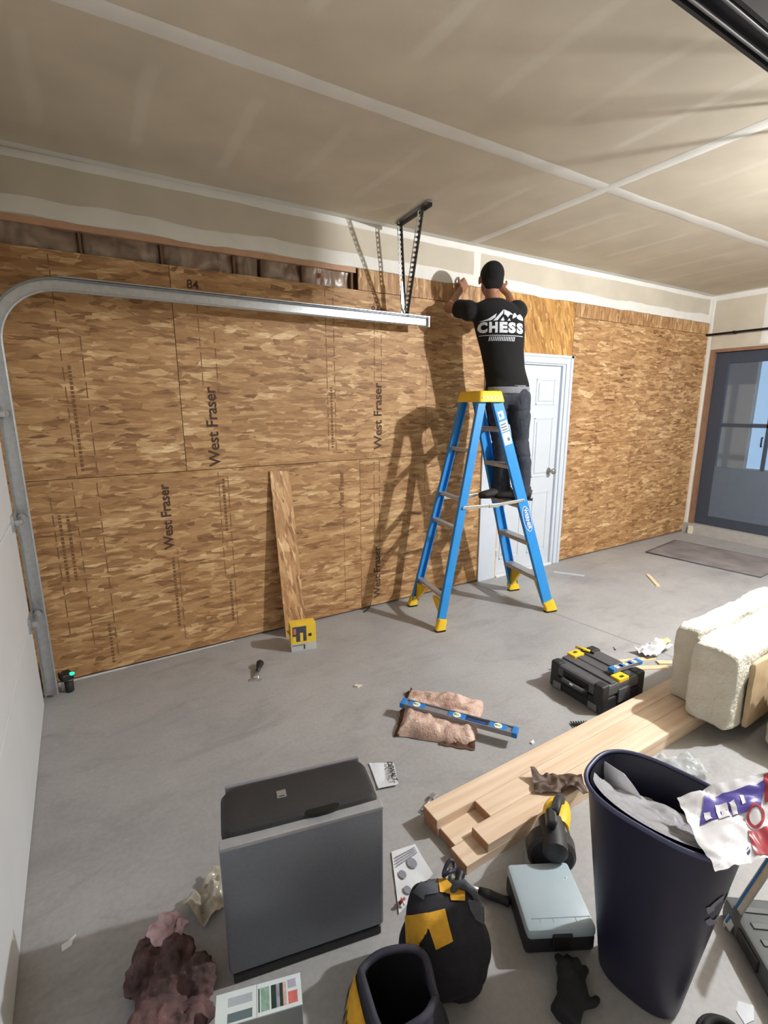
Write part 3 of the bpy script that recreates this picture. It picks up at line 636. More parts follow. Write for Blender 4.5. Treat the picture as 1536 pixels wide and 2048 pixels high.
def level(loc, rz, ln, wd, th, label, vials, tilt=0., slot=True):
    t = thing('spirit_level', label, 'spirit level', loc, rz)
    t.rotation_euler = (tilt, 0, rz)
    B().bb((-ln/2, -wd/2, 0), (ln/2, -wd/2+.006, th), .001).bb((-ln/2, wd/2-.006, 0), (ln/2, wd/2, th), .001).bb((-ln/2+.002, -wd/2+.006, th*.25), (ln/2-.002, wd/2-.006, th*.7)).obj('beam', LVG, t)
    for e in (-1, 1): B().bb((e*(ln/2-.012)-.014, -wd/2-.001, -.001), (e*(ln/2-.012)+.014, wd/2+.001, th+.001), .003).obj('end_cap', LVB, t)
    for x in vials:
        B().bb((x-.045, -wd/2+.006, th*.68), (x+.045, wd/2-.006, th*.9), .002).obj('vial_block', LVB, t)
        B().cyl((x, 0, th*.8), (x, 0, th*1.0), wd*.36, n=24).obj('vial_ring', STICK, t, 40)
        B().cyl((x-wd*.24, 0, th*.98), (x+wd*.24, 0, th*.98), wd*.1, n=12).obj('vial', M('vial_fluid', (196, 214, 120), .1), t, True)
    if slot:
        B().bb((-.02+.05, -wd*.2, th*.66), (-.02+.17, wd*.2, th*.72), .003).obj('hand_slot', M('level_navy', (24, 66, 130), .5), t); B().bb((.02, -wd/2+.006, th*.6), (.16, wd/2-.006, th*.7)).obj('blue_panel', LVB, t)
    return t
level(((1.648+1.99)/2, (-1.321-1.83)/2, .052), math.atan2(-.509, .342), .61, .056, .026, 'long blue and grey spirit level across the pink insulation scrap', (-.22, .0, .21))

# ------------------------------------------------------------------ tool case with things on it
tc = thing('tool_case', 'black plastic tool case with yellow latches on the slab', 'tool case', (2.72, -1.735, 0), R(-2))
CASE = M('case_plastic', (76, 78, 82), .48, var=.12, scale=24); CASED = M('case_dark', (34, 35, 38), .55, var=.15)
hx, hy = .178, .175
B().bb((-hx, -hy, .006), (hx, hy, .085), .012).obj('lower_shell', CASED, tc)
B().bb((-hx, -hy, .088), (hx, hy, .158), .016).obj('upper_shell', CASE, tc)
for sx in (-1, 1):
    for sy in (-1, 1): B().bb((sx*hx-.03*sx-.032, sy*hy-.03*sy-.032, .004), (sx*hx-.03*sx+.032+.004*sx, sy*hy-.03*sy+.032, .166), .012).obj('corner_guard', CASED, tc)
B().bb((-.10, -.165, .157), (-.055, .165, .167), .004).bb((.055, -.165, .157), (.1, .165, .167), .004).bb((-.02, -.165, .157), (.02, .165, .162), .002).obj('lid_rib', CASE, tc)
B().bb((-hx-.006, -.085, .05), (-hx+.004, .085, .14), .004).obj('handle_recess', M('recess_black', (16, 16, 18), .7), tc)
B().loft([((-hx+.0, -.075, .10), .012, .012), ((-hx-.022, -.065, .10), .013, .012), ((-hx-.026, 0, .10), .014, .012), ((-hx-.022, .065, .10), .013, .012), ((-hx, .075, .10), .012, .012)], 12).obj('handle', CASE, tc, True)
B().bb((-hx-.04, -.012, .105), (-hx-.037, .006, .112)).obj('handle_mark', STICK, tc)
for sy in (-1, 1):
    l_ = B().bb((-.042, sy*(hy-.028)-.026, .150), (.042, sy*(hy-.028)+.032, .173), .004).obj('latch', YEL, tc); B().bb((-.014, sy*(hy-.02)-.008, .173), (.014, sy*(hy-.02)+.008, .1745)).obj('latch_slot', M('latch_dark', (70, 56, 20), .6), l_)
    B().bb((-.05, sy*(hy+.002)-.006, .04), (.05, sy*(hy+.002)+.006, .12), .004).obj('latch_plate', CASE, tc)
for y in (-.12, .12): B().bb((-hx-.006, y-.028, .012), (-hx+.002, y+.028, .05), .003).obj('foot_bumper', M('bumper_grey', (122, 122, 126), .6), tc)
level((2.815, -1.845, .1765), R(-6), .23, .04, .02, 'short blue torpedo level lying on the black tool case', (-.07, 0, .07), slot=False)
bk = thing('utility_knife', 'yellow and black utility knife on the lid of the tool case', 'knife', (2.795, -1.59, .168), R(-72))
B().loft([((-.05, 0, .008), .009, .008), ((0, 0, .009), .011, .009), ((.04, 0, .008), .009, .008)], 10).obj('grip', YEL, bk, True); B().loft([((.038, 0, .008), .0095, .009), ((.06, 0, .007), .008, .007)], 10).bb((-.03, -.012, .004), (-.005, .012, .012), .002).obj('nose', BLACKP, bk, True)
# debris beside the case
SHIM = M('shim_wood', (222, 196, 158), .65, var=.1); PAPER = M('white_paper', (228, 230, 232), .7, var=.05)
for k, (x, y, rz, ln, lab) in enumerate(((3.26, -1.66, -18, .26, 'long'), (3.24, -1.76, -25, .24, 'cut'), (3.42, -1.80, -30, .2, 'narrow'))):
    o = B().add([(-ln/2, -.02, 0), (ln/2, -.018, 0), (ln/2, .018, 0), (-ln/2, .02, 0), (-ln/2, -.02, .012), (ln/2, -.018, .003), (ln/2, .018, .003), (-ln/2, .02, .012)], [(0, 1, 2, 3), (4, 5, 6, 7), (0, 1, 5, 4), (1, 2, 6, 5), (2, 3, 7, 6), (3, 0, 4, 7)]).obj('shim', SHIM, loc=(x, y, 0)); o.rotation_euler.z = R(rz)
    tag(o, {'long': 'long tapered wood shim with its end nearest the white wrapper', 'cut': 'tapered wood shim lying closest to the black tool case', 'narrow': 'short tapered wood shim tucked against the white insulation bundle'}[lab], 'shim', 'shims beside the tool case')
def crumple(name, label, cat, c, sx, sy, hgt, mat, seed, rz=0., n=26, th=.0012, base=.003):
    def f(u, v):
        x, y = (u-.5)*sx, (v-.5)*sy; q = Vector((x*9+seed, y*9, seed)); r = abs(noise.noise(q*1.4))+.5*abs(noise.noise(q*3.1)); e = noise.noise_vector(q*.9)*(.12*min(sx, sy))
        return (x+e.x, y+e.y, base+hgt*r)
    o = B().sheet(f, n, n, th).obj(name, mat, None, 50, loc=c); o.rotation_euler.z = rz
    return tag(o, label, cat)
crumple('wrapper', 'crumpled white paper wrapper beside the white insulation bundle', 'paper', (3.45, -1.655, .012), .26, .12, .05, PAPER, 4.)
crumple('foil_scrap', 'bright crumpled plastic strip on the shims by the insulation', 'scrap', (3.62, -1.62, 0), .12, .05, .03, M('yellow_film', (232, 222, 150), .4), 9.)
sc_ = thing('screw', 'lone dark screw lying on the slab beyond the tool case', 'screw', (3.278, -1.482, .003), R(50)); B().cyl((-.022, 0, 0), (.018, 0, 0), .0025, .0012, 8).obj('shank', BLACKP, sc_); B().cyl((-.025, 0, 0), (-.022, 0, 0), .005, n=10).obj('head', BLACKP, sc_)
# collated screw strip: short comb
cs = thing('collated_strip', 'short black collated screw strip beside the stacked lumber', 'screw strip', (2.392, -1.90, 0), R(-28))
B().bb((-.06, -.006, .004), (.06, .006, .012), .001).obj('strip', BLACKP, cs)
for k in range(9): B().cyl((-.055+k*.0137, -.022, .008), (-.055+k*.0137, .02, .008), .0032, n=8).obj('screw_shank', BLACKP, cs)
def chip(x, y, s, rz, lab, mat=PAPER, h=.004):
    o = B().prism([(-s, -s*.5), (s*.3, -s*.7), (s*.8, 0), (s*1.5, s*.5), (s*.2, s*.45), (-s*.6, s*.6)], 0, h).obj('scrap', mat, loc=(x, y, .0)); o.rotation_euler.z = rz; return tag(o, lab, 'scrap')
p = px(135, 1890, z=0); chip(p.x, p.y, .02, R(25), 'torn white paper scrap on the slab near the overhead door')
p = px(715, 1373, z=0); chip(p.x, p.y, .018, R(-40), 'small cream drywall crumb between carton and pink insulation', M('cream_paint', (226, 218, 196), .7), .01)
p = px(1065, 1486, z=0); chip(p.x, p.y, .013, R(10), 'tiny white chip between the long level and the lumber', PAPER, .008)
p = px(655, 1533, z=0); chip(p.x, p.y, .008, R(10), 'tiny dark crumb on the slab above the silver box', M('dark_bark', (52, 40, 32), .8), .008)
for q in ((1448, 1852), (1475, 1862)):
    p = px(*q, z=0); o = chip(p.x, p.y, .005, R(30), 'tiny white crumb on the slab beside the navy bin', PAPER, .005); o['group'] = 'crumbs beside the bin'

# ------------------------------------------------------------------ lumber
g = N('pine'); co = g.obj(); rnd = g.math('MULTIPLY', g.n('ObjectInfo').outputs['Random'], 20.)
sp = g.n('SeparateXYZ', {0: co}); q = g.n('CombineXYZ', {0: g.math('MULTIPLY', sp.outputs[0], 1.2), 1: g.math('ADD', g.math('MULTIPLY', sp.outputs[1], 22.), rnd), 2: g.math('MULTIPLY', sp.outputs[2], 22.)}).outputs[0]
gr = g.n('TexNoise', {'Vector': q, 'Scale': 1.3, 'Detail': 6., 'Distortion': .5}).outputs[0]
kv = g.n('TexVoronoi', {'Vector': g.n('CombineXYZ', {0: g.math('ADD', sp.outputs[0], rnd), 1: g.math('MULTIPLY', sp.outputs[1], 2.2), 2: 0.}).outputs[0], 'Scale': 3.2}).outputs['Distance']
col = g.ramp(gr, [(.25, (208, 178, 150)), (.5, (224, 200, 174)), (.75, (234, 215, 193))])
col = g.mix(g.n('MapRange', {0: kv, 1: .03, 2: .07, 3: .8, 4: 0.}).outputs[0], col, lin((150, 98, 60)))
g.set(Base_Color=col, Roughness=.6); g.bump(gr, .1, .002); PINE = g.m
CUT = M('cut_end', (178, 130, 96), .8, var=.15, scale=60)
rows = [(-1.957, -2.046), (-2.047, -2.136), (-2.137, -2.226)]
def board(x0, x1, r, z, label, end=CUT):
    y0, y1 = rows[r]; t = thing('lumber_board', label, 'board', (x0, (y0+y1)/2, z), 0, 'lumber stacked on the slab')
    B().bb((0, -.0443, 0), (x1-x0, .0443, .038), .002).obj('plank', PINE, t); B().bb((-.0012, -.042, .002), (.0005, .042, .036)).obj('end_grain', CUT, t)
board(1.335, 3.72, 0, 0, 'bottom pine board of the stack, far row'); board(1.345, 3.74, 1, 0, 'bottom pine board of the stack, middle row'); board(1.325, 3.73, 2, 0, 'bottom pine board of the stack, near row beside the power saw')
board(1.33, 3.73, 0, .0385, 'top pine board of the stack, its end furthest out'); board(1.52, 3.76, 1, .0385, 'top pine board set back in the middle of the stack'); board(1.425, 3.0, 2, .0385, 'top pine board on the near row beside the power saw')
mb = thing('metal_bracket', 'small bent silver bracket against the sawn end of the lumber', 'bracket', (1.40, -1.90, 0), R(20))
B().bb((-.06, -.012, 0), (.05, .012, .003)).bb((.02, -.012, .002), (.05, .012, .02), .002).obj('flange', GALV, mb); B().cyl((-.05, 0, .006), (.03, 0, .012), .007, n=10).obj('rod', GALV, mb, True)

# ------------------------------------------------------------------ white insulation bundles
g = N('white_wool'); co = g.obj(); nz = g.n('TexNoise', {'Vector': co, 'Scale': 6., 'Detail': 8., 'Roughness': .65}).outputs[0]
g.set(Base_Color=g.ramp(nz, [(.3, (214, 208, 190)), (.6, (232, 230, 218))]), Roughness=1.); g.bump(g.n('TexNoise', {'Vector': co, 'Scale': 60., 'Detail': 6.}).outputs[0], .7, .015); WOOL = g.m
def batt(parent, c, d, rz, seed, amp=.035, name='batt', mat=None, bul=.02):
    bm = bmesh.new(); bmesh.ops.create_cube(bm, size=1); bmesh.ops.subdivide_edges(bm, edges=bm.edges[:], cuts=30, use_grid_fill=True)
    for v in bm.verts:
        p = v.co; e = [max(0, 1-(2*abs(x))**8) for x in p]
        s = Vector((p.x*d[0], p.y*d[1], p.z*d[2])); r = .94+.06*min(1, (3-sum((2*abs(x))**10 for x in p))/1.4)
        q = s*r+noise.noise_vector(s*4.5+Vector((seed, 0, 0)))*amp+noise.noise_vector(s*15+Vector((0, seed, 0)))*amp*.5+noise.noise_vector(s*38+Vector((seed, seed, 0)))*amp*.22
        v.co = q
    z0 = min(v.co.z for v in bm.verts)
    for v in bm.verts: v.co.z = max(v.co.z, -d[2]/2+.012) if v.co.z < 0 else v.co.z
    b = B().bm(bm); o = b.obj(name, mat or WOOL, parent, True, loc=c); o.rotation_euler.z = rz; return o
w1 = thing('insulation_bundle', 'white fibreglass batt standing on the lumber, nearest the tool case', 'insulation', (3.44, -2.095, .077))
batt(w1, (0, 0, .205), (1.02, .12, .42), 0, 1., .016)
w3 = thing('insulation_bundle', 'white fibreglass batt standing on the lumber in front of another', 'insulation', (3.34, -2.275, .077))
batt(w3, (0, 0, .195), (1.02, .205, .40), 0, 5., .018)
batt(w3, (.03, -.118, .17), (.86, .022, .35), 0, 9., .005, 'kraft_backing', M('tan_facing', (196, 172, 140), .9, var=.12, scale=10))
w2 = thing('insulation_roll', 'greenish white insulation bundle lying on the slab beside the taller batts', 'insulation', (3.42, -2.67, 0))
batt(w2, (0, 0, .17), (.86, .44, .35), R(0), 12., .025, 'batt', M('green_wool', (206, 206, 186), 1., var=.1, scale=8, bump=.6))
cp_ = crumple('clear_clamshell', 'clear plastic clamshell lying beside the lumber beyond the bin', 'packaging', (2.50, -2.34, 0), .2, .13, .05, None or M('clear_plastic', (206, 214, 216), .12, var=.05, Alpha=.35), 17., R(-30))
# ------------------------------------------------------------------ silver and black box
HB = .47
A_, B__ = px(437, 1700, z=HB), px(768, 1612, z=HB); u_ = (B__-A_); WBX = u_.length; rzb = math.atan2(u_.y, u_.x)
SILV = M('silver_shell', (124, 128, 138), .42, .55, var=.08, scale=90); BLK = M('textured_black', (40, 40, 43), .6, var=.2, scale=120, bump=.4)
bx = thing('appliance_box', 'tall silver fronted box with textured black top standing among the tool bags', 'appliance', (A_.x, A_.y, 0), rzb)
B().bb((0, 0, .03), (WBX, .03, HB), .012).obj('front_shell', SILV, bx, 30)
B().bb((.002, -.0012, HB-.013), (WBX-.002, .03, HB+.0015), .003).obj('bevel_highlight', M('highlight_silver', (178, 180, 186), .4, .4), bx)  # lighter strip paints the highlight along the front shell's top bevel
B().bb((.012, .026, .02), (WBX-.012, .21, HB-.035), .012).obj('body', BLK, bx, 30)
lid = B().loft([((WBX/2, .115, HB-.036), WBX/2-.008, .095, (0, 0, 1)), ((WBX/2, .115, HB-.006), WBX/2-.006, .093, (0, 0, 1)), ((WBX/2, .115, HB+.012), WBX/2-.018, .084, (0, 0, 1)), ((WBX/2, .115, HB+.016), WBX/2-.03, .072, (0, 0, 1))], 48, hint=(0, 1, 0), power=9).obj('top', BLK, bx, 30)
B().bb((.02, .206, HB-.03), (WBX-.02, .216, HB+.014), .004).obj('rear_rim', M('rim_grey', (130, 128, 136), .5), bx)
B().loft([((WBX*.62, .034, HB-.004), .05, .012, (0, 0, 1)), ((WBX*.62, .034, HB+.0155), .05, .014, (0, 0, 1))], 24, hint=(0, 1, 0)).obj('finger_notch', M('notch_black', (12, 12, 14), .5), bx)
B().bb((WBX*.36, .11, HB+.0155), (WBX*.36+.028, .14, HB+.0172), .0004).obj('logo_plate', M('badge_grey', (132, 128, 126), .4), lid)
B().bb((.01, .0, 0), (WBX-.01, .2, .03), .004).obj('plinth', BLACKP, bx)
B().bb((WBX*.36+.006, .114, HB+.0172), (WBX*.36+.022, .117, HB+.0178)).obj('logo_mark', BLACKP, lid)

# ------------------------------------------------------------------ papers
INKB = M('black_ink', (34, 32, 36), .6)
def leaf(name, label, corners, z, mat, curl=.01, seed=0., cat='paper'):
    c = [px(*p, z=z) for p in corners]; o = sum(c, Vector())/4; o.z = 0
    def f(u, v):
        p = c[0].lerp(c[1], u).lerp(c[3].lerp(c[2], u), v)-o; return (p.x, p.y, .0025+z+curl*(abs(noise.noise(p*8+Vector((seed, 0, 0))))+.4*(u-.5)**2))
    t = thing(name, label, cat, o); B().sheet(f, 16, 16, .0006).obj('sheet', mat, t, 60); return t, f
t, f = leaf('package_card', 'creased white package card lying behind the silver box', [(738, 1528), (788, 1528), (797, 1573), (757, 1581)], 0, M('pale_blue_paper', (214, 220, 228), .5, var=.06), .02, 3., 'card')
p0, p1, p2 = Vector(f(.80, .06)), Vector(f(.84, .9)), Vector(f(.6, .06))
text('DEWALT', .032, 'printed_name', INKB, t, basis(p0.lerp(p1, .5)+Vector((0, 0, .012)), p1-p0, (p0-p2)), .001)
t, f = leaf('instruction_sheet', 'white instruction sheet with round drawings beside the silver box', [(783, 1706), (830, 1690), (866, 1752), (798, 1830)], 0, M('pale_paper', (222, 226, 232), .6, var=.04), .012, 8.)
for u, v, r, m in ((.62, .42, .017, 'grey_drawing'), (.25, .5, .013, 'grey_drawing'), (.3, .82, .012, 'grey_drawing')):
    c = Vector(f(u, v))+Vector((0, 0, .006)); B().add([c+Vector((r*math.cos(q*math.pi/9), r*1.3*math.sin(q*math.pi/9), 0)) for q in range(18)], [tuple(range(18))]).obj('printed_drawing', M('grey_drawing', (140, 144, 156), .6), t)
for k in range(4):
    a, b2 = Vector(f(.1, .15+.05*k)), Vector(f(.9, .12+.05*k)); z_ = Vector((0, 0, .006)); d_ = Vector((.0, .0022, 0)); B().add([a+z_-d_, b2+z_-d_, b2+z_+d_, a+z_+d_], [(0, 1, 2, 3)]).obj('printed_line', M('grey_drawing', (140, 144, 156), .6), t)
rb = thing('wire_connector', 'small red and white wire connector on the instruction sheet', 'connector', px(805, 1802, z=.02)-Vector((0, 0, .006))); rb.location.z = .012
B().cyl((-.012, 0, .006), (.012, .004, .008), .006, .004, 10).obj('cap', M('connector_red', (150, 62, 66), .5), rb, True); B().cyl((0, -.012, .004), (.004, .012, .006), .004, n=8).obj('stem', PAPER, rb, True)

# ------------------------------------------------------------------ open tool bags
FAB = M('navy_black_fabric', (33, 33, 42), .85, var=.2, scale=60, bump=.4); FABG = M('grey_fabric', (74, 78, 86), .85, var=.15, scale=60, bump=.3); FABY = M('yellow_fabric', (212, 160, 44), .8, var=.12, scale=40, bump=.3)
class Bag:
    """soft open bucket: wall(angle, height fraction, outward offset)"""
    def __init__(s, ra, rb, h, flare, seed): s.ra, s.rb, s.h, s.fl, s.seed = ra, rb, h, flare, seed
    def w(s, a, t, off=0.):
        q = 1+s.fl*t+.34*math.sin(math.pi*t); c, n = math.cos(a), math.sin(a); e = .8
        x = math.copysign(abs(c)**e, c)*s.ra*q; y = math.copysign(abs(n)**e, n)*s.rb*q
        p = Vector((x, y, t*s.h)); d = noise.noise_vector(p*9+Vector((s.seed, 0, 0)))*.026*(.3+t); o = Vector((c, n, 0)).normalized()*off
        return p+Vector((d.x, d.y, d.z*t))+o+Vector((0, .06*t*t, 0))
    def body(s, parent):
        B().sheet(lambda u, v: s.w(u*2*math.pi, v), 56, 14, 0).obj('bag_wall', FAB, parent, True)
        B().sheet(lambda u, v: s.w(u*2*math.pi, v, -.012), 56, 14, 0).obj('bag_lining', M('lining_black', (18, 18, 24), .9), parent, True)
        B().add([s.w(k*math.pi/28, .02) for k in range(56)], [tuple(range(56))]).obj('bag_floor', FAB, parent)
        B().tube([s.w(k*math.pi/28, 1., -.006) for k in range(57)], .010, 8).obj('rim', M('rim_webbing', (44, 44, 58), .8, var=.15, scale=60), parent, True)
    def patch(s, a0, a1, t0, t1, off, name, mat, parent, skew=0.):
        return B().sheet(lambda u, v: s.w(a0+(a1-a0)*u+skew*v, t0+(t1-t0)*v, off), 14, 10, .003).obj(name, mat, parent, True)
bg = thing('tool_bag', 'soft black tool bag with yellow panels and grey hood beside the silver box', 'tool bag', (1.062, -2.425, 0), R(-38))
b = B().loft([((0, 0, 0), .085, .075, (0, 0, 1)), ((0, 0, .04), .098, .085, (0, 0, 1)), ((0, 0, .12), .103, .09, (0, 0, 1)), ((.005, .01, .19), .10, .082, (0, 0, 1)), ((.005, .02, .225), .08, .055, (0, 0, 1)), ((.0, .02, .235), .05, .03, (0, 0, 1))], 32, hint=(0, 1, 0), power=3.2)
b.ell((-.045, .03, .222), (.045, .035, .03)).ell((.06, .015, .205), (.04, .045, .035)).ell((.09, -.01, .11), (.03, .06, .07)).ell((-.09, -.01, .1), (.025, .06, .06)).ell((0, -.08, .08), (.065, .02, .055)).jitter(.012, 16.)
b.v = [Vector((p.x*1.1, p.y*1.08, max(p.z*1.08, 0))) for p in b.v]
bag1 = remeshed(b, 'bag_body', FAB, bg, .006, 5); T1 = bvh_of([bag1])
py_ = decal_px([(812, 1832), (858, 1826), (890, 1818), (906, 1882), (872, 1898), (858, 1858), (846, 1850), (838, 1858), (836, 1895), (814, 1886)], T1, 'yellow_panel', FABY, bg, .004)
decal_px([(876, 1748), (884, 1752), (908, 1775), (930, 1785), (930, 1803), (902, 1803), (900, 1790), (878, 1785)], T1, 'yellow_panel', FABY, bg, .004)
decal_px([(826, 1785), (858, 1745), (876, 1758), (876, 1786), (850, 1790), (848, 1800)], T1, 'grey_hood', FABG, bg, .003)
decal_px([(935, 1800), (974, 1806), (966, 1850), (950, 1840), (940, 1820)], T1, 'grey_side', FABG, bg, .003)
B().tube([(.02, .035, .243), (.03, .04, .272), (.055, .045, .278), (.085, .03, .262), (.092, .02, .225)], .010, 10).obj('carry_handle', FABG, bg, True)
pl_ = thing('pliers', 'dark looped plier handles sticking out of the tool bag', 'pliers', (1.135, -2.355, .21), R(20))
B().tube([(math.cos(a)*.026, math.sin(a)*.012, .052+.01*math.sin(a*2)) for a in [k*math.pi/8 for k in range(17)]], .006, 8).obj('loop_grip', M('grip_navy', (42, 44, 62), .5), pl_, True); B().cyl((0, 0, -.05), (.01, 0, .045), .008, .006, 10).obj('jaw', GALV, pl_, True)
bg2 = thing('bucket_bag', 'larger navy open bucket bag with a lettered yellow band', 'tool bag', (.81, -2.568, 0), R(-40))
q2 = Bag(.098, .104, .235, -.08, 6.); q2.body(bg2)
yb = q2.patch(R(-205), R(-85), .50, .95, .005, 'yellow_band', FABY, bg2); q2.patch(R(-122), R(-110), .30, .80, .012, 'strap', FAB, yb)
q2.patch(R(-90), R(-40), .12, .8, .008, 'side_pocket', FAB, bg2); q2.patch(R(-200), R(-130), .08, .6, .008, 'side_pocket', FABG, bg2)
vs, fs = textmesh('DEWALT', .046, .001)
nb = bmesh.new(); vv = [nb.verts.new(v) for v in vs]
for f_ in fs:
    try: nb.faces.new([vv[i] for i in f_])
    except ValueError: pass
bmesh.ops.triangulate(nb, faces=nb.faces[:])
nb.verts.index_update(); B().add([q2.w(R(-165)+v.co.x/.13, .72+v.co.y/.26, .0095) for v in nb.verts], [[v.index for v in f_.verts] for f_ in nb.faces]).obj('band_lettering', INKB, yb, fix=False); nb.free()
B().tube([q2.w(R(-20), .9, .01), q2.w(R(-12), .5, .05), q2.w(R(-5), .1, .06), q2.w(R(0), 0, .09)+Vector((0, 0, .012)), q2.w(R(20), 0, .12)+Vector((0, 0, .012))], .012, 8).obj('loose_strap', FAB, bg2, True)
# claw hammer lying by the bag
hm = thing('hammer', 'dark claw hammer with bright neck lying beside the grey case', 'hammer', (1.302, -2.285, 0), R(-55))
B().loft([((-.062, .0, .035), .004, .012), ((-.045, 0, .03), .013, .014), ((-.02, 0, .028), .015, .015), ((.012, 0, .028), .014, .014), ((.018, 0, .028), .018, .018), ((.034, 0, .028), .018, .018)], 14).xf(Matrix.Rotation(R(95), 4, 'Z')).xf(Matrix.Translation((-.05, 0, 0))).obj('head', M('hammer_black', (36, 36, 36), .5, .2), hm, True)
B().loft([((-.05, 0, .026), .009, .008), ((0, 0, .02), .008, .007), ((.03, 0, .018), .010, .008)], 12).obj('neck', GALV, hm, True)
B().loft([((.02, 0, .018), .012, .010), ((.05, 0, .018), .016, .013), ((.10, 0, .017), .014, .012), ((.12, 0, .018), .017, .014), ((.125, 0, .018), .012, .010)], 14).obj('grip', BLACKP, hm, True)

# ------------------------------------------------------------------ pale plastic case
gc = thing('organiser_case', 'pale grey plastic organiser case with dark base beside the navy bin', 'plastic case', (1.448, -2.478, 0), R(-29))
B().bb((-.108, -.105, .0), (.108, .105, .062), .012).obj('base', M('case_base', (36, 36, 40), .5), gc, 30)
ld_ = B().bb((-.106, -.112, .06), (.106, .112, .10), .014).obj('lid', M('pale_plastic', (168, 184, 194), .4, var=.03), gc, 30)
B().bb((-.085, -.078, .0995), (.098, -.0755, .1005)).obj('lid_seam', M('seam_grey', (120, 136, 146), .5), ld_)
for x in (-.06, -.02, .05): B().bb((x, -.09, .0995), (x+.0018, -.078, .1005)).obj('lid_tick', M('seam_grey', (120, 136, 146), .5), ld_)
B().ell((.075, .05, .1), (.0035, .0035, .003), u=10, v=6).obj('paint_speck', STICK, ld_)
B().bb((-.03, -.120, .03), (.03, -.108, .085), .004).obj('latch', BLACKP, gc)
po = thing('glove', 'black work glove crumpled on the slab between grey case and navy bin', 'glove', (1.33, -2.665, 0), R(30))
b = B().ell((0, 0, .03), (.055, .042, .03)).ell((.03, .02, .045), (.03, .03, .028))
for k, (x, y) in enumerate(((.06, -.02), (.07, .0), (.068, .02), (.055, .04))): b.loft([((.03, y*.7, .035), .014, .014), ((x, y, .03+.012*(k % 2)), .013, .013), ((x+.025, y*1.3, .016), .011, .011)], 10)
b.loft([((-.02, -.03, .03), .014, .014), ((.0, -.055, .025), .012, .012), ((.025, -.065, .014), .010, .010)], 10).loft([((-.03, 0, .03), .036, .026), ((-.08, .01, .028), .04, .027)], 14)
gv = remeshed(b, 'glove_shell', M('glove_black', (30, 31, 38), .8, var=.2, scale=50, bump=.4), po, .005, 4)

# ------------------------------------------------------------------ power saw
ps = thing('power_saw', 'yellow and black cordless saw standing on the slab by the lumber', 'power tool', (1.615, -2.345, 0), R(-42))
PT = M('tool_black', (44, 44, 47), .55, var=.15, scale=60); PTG = M('tool_grey', (150, 156, 160), .38, .5, var=.08)
B().loft([((-.005, -.065, .085), .072, .072), ((-.005, -.055, .085), .082, .082), ((-.005, -.012, .085), .085, .085), ((-.005, .0, .085), .078, .078)], 36, hint=(0, 0, 1)).obj('blade_guard', PT, ps, 35)
B().loft([((.0, -.10, .135), .030, .030), ((.0, -.09, .135), .042, .042), ((.0, -.02, .14), .046, .046), ((.0, .03, .14), .046, .046)], 24, hint=(0, 0, 1)).obj('motor_housing', PT, ps, 35)
B().loft([((.0, .0, .115), .058, .058), ((.0, .03, .12), .056, .056), ((0, .036, .12), .05, .05)], 24, hint=(0, 0, 1)).obj('gear_collar', PTG, ps, 35)
B().loft([((.015, .035, .12), .05, .052), ((.03, .085, .13), .05, .05), ((.04, .12, .12), .042, .044), ((.045, .135, .11), .03, .034)], 20, hint=(0, 0, 1), power=3.).obj('body', YEL, ps, 35)
B().tube([(-.01, .02, .175), (-.005, .0, .215), (.0, -.02, .235), (.02, .04, .23), (.04, .09, .20), (.045, .115, .155)], .016, 12).obj('handle', PT, ps, True)
B().box((-.012, -.03, .215), (.035, .05, .055), Matrix.Rotation(R(25), 3, 'X'), .008).obj('trigger_block', PT, ps)
B().bb((.02, .03, .0), (.085, .12, .055), .012).obj('battery', PT, ps); B().bb((.03, .05, .055), (.07, .11, .085), .006).obj('battery_mount', PT, ps)
B().bb((-.09, -.035, .0), (.07, -.028, .012), .001).bb((-.09, -.028, 0), (.02, .03, .004), .001).obj('base_plate', PTG, ps)
cw = crumple('kraft_wrapper', 'crumpled dark brown wrapper lying on top of the lumber', 'wrapper', (1.87, -2.17, .0785), .22, .10, .05, M('dark_kraft', (84, 66, 56), .6, var=.4, scale=18), 23., R(-36))

# ------------------------------------------------------------------ navy waste bin with plastic
BINP, BINR = (1.538, -2.735, 0), R(-78)
bn = thing('waste_bin', 'tall navy plastic waste bin stuffed with clear bags', 'waste bin', BINP, BINR)
NAVY = M('navy_plastic', (30, 29, 52), .42, var=.1, scale=20)
HBIN = .60
def ring(t, off=0.): return (Vector((0, 0, .012+HBIN*t)), .108+.077*t+off, .078+.058*t+off, (0, 0, 1))
B().loft([(Vector((0, 0, 0)), .102, .072, (0, 0, 1))]+[ring(t) for t in (0, .3, .6, .9, 1.)], 56, cap=False, hint=(0, 1, 0), power=2.7).obj('outer_wall', NAVY, bn, 40)
B().loft([ring(t, -.006) for t in (.05, .3, .6, .9, 1.)], 56, cap=False, hint=(0, 1, 0), power=2.7).obj('inner_wall', M('navy_inner', (28, 30, 46), .45), bn, 40)
B().loft([(Vector((0, 0, .0)), .10, .07, (0, 0, 1)), (Vector((0, 0, .03)), .102, .072, (0, 0, 1))], 56, hint=(0, 1, 0), power=2.7).obj('bottom', NAVY, bn)
b = B(); rp = []
for k in range(57):
    q = 2*math.pi*k/56; e = 2/2.7; x = math.copysign(abs(math.cos(q))**e, math.cos(q))*(.185+.004); y = math.copysign(abs(math.sin(q))**e, math.sin(q))*(.136+.004); rp.append((x, y, .012+HBIN))
B().tube(rp, .0062, 10).obj('rim', M('navy_rim', (74, 76, 108), .38, var=.08), bn, True)
ge = N('recycle_mark'); ge = M('mark_grey', (118, 116, 134), .5)
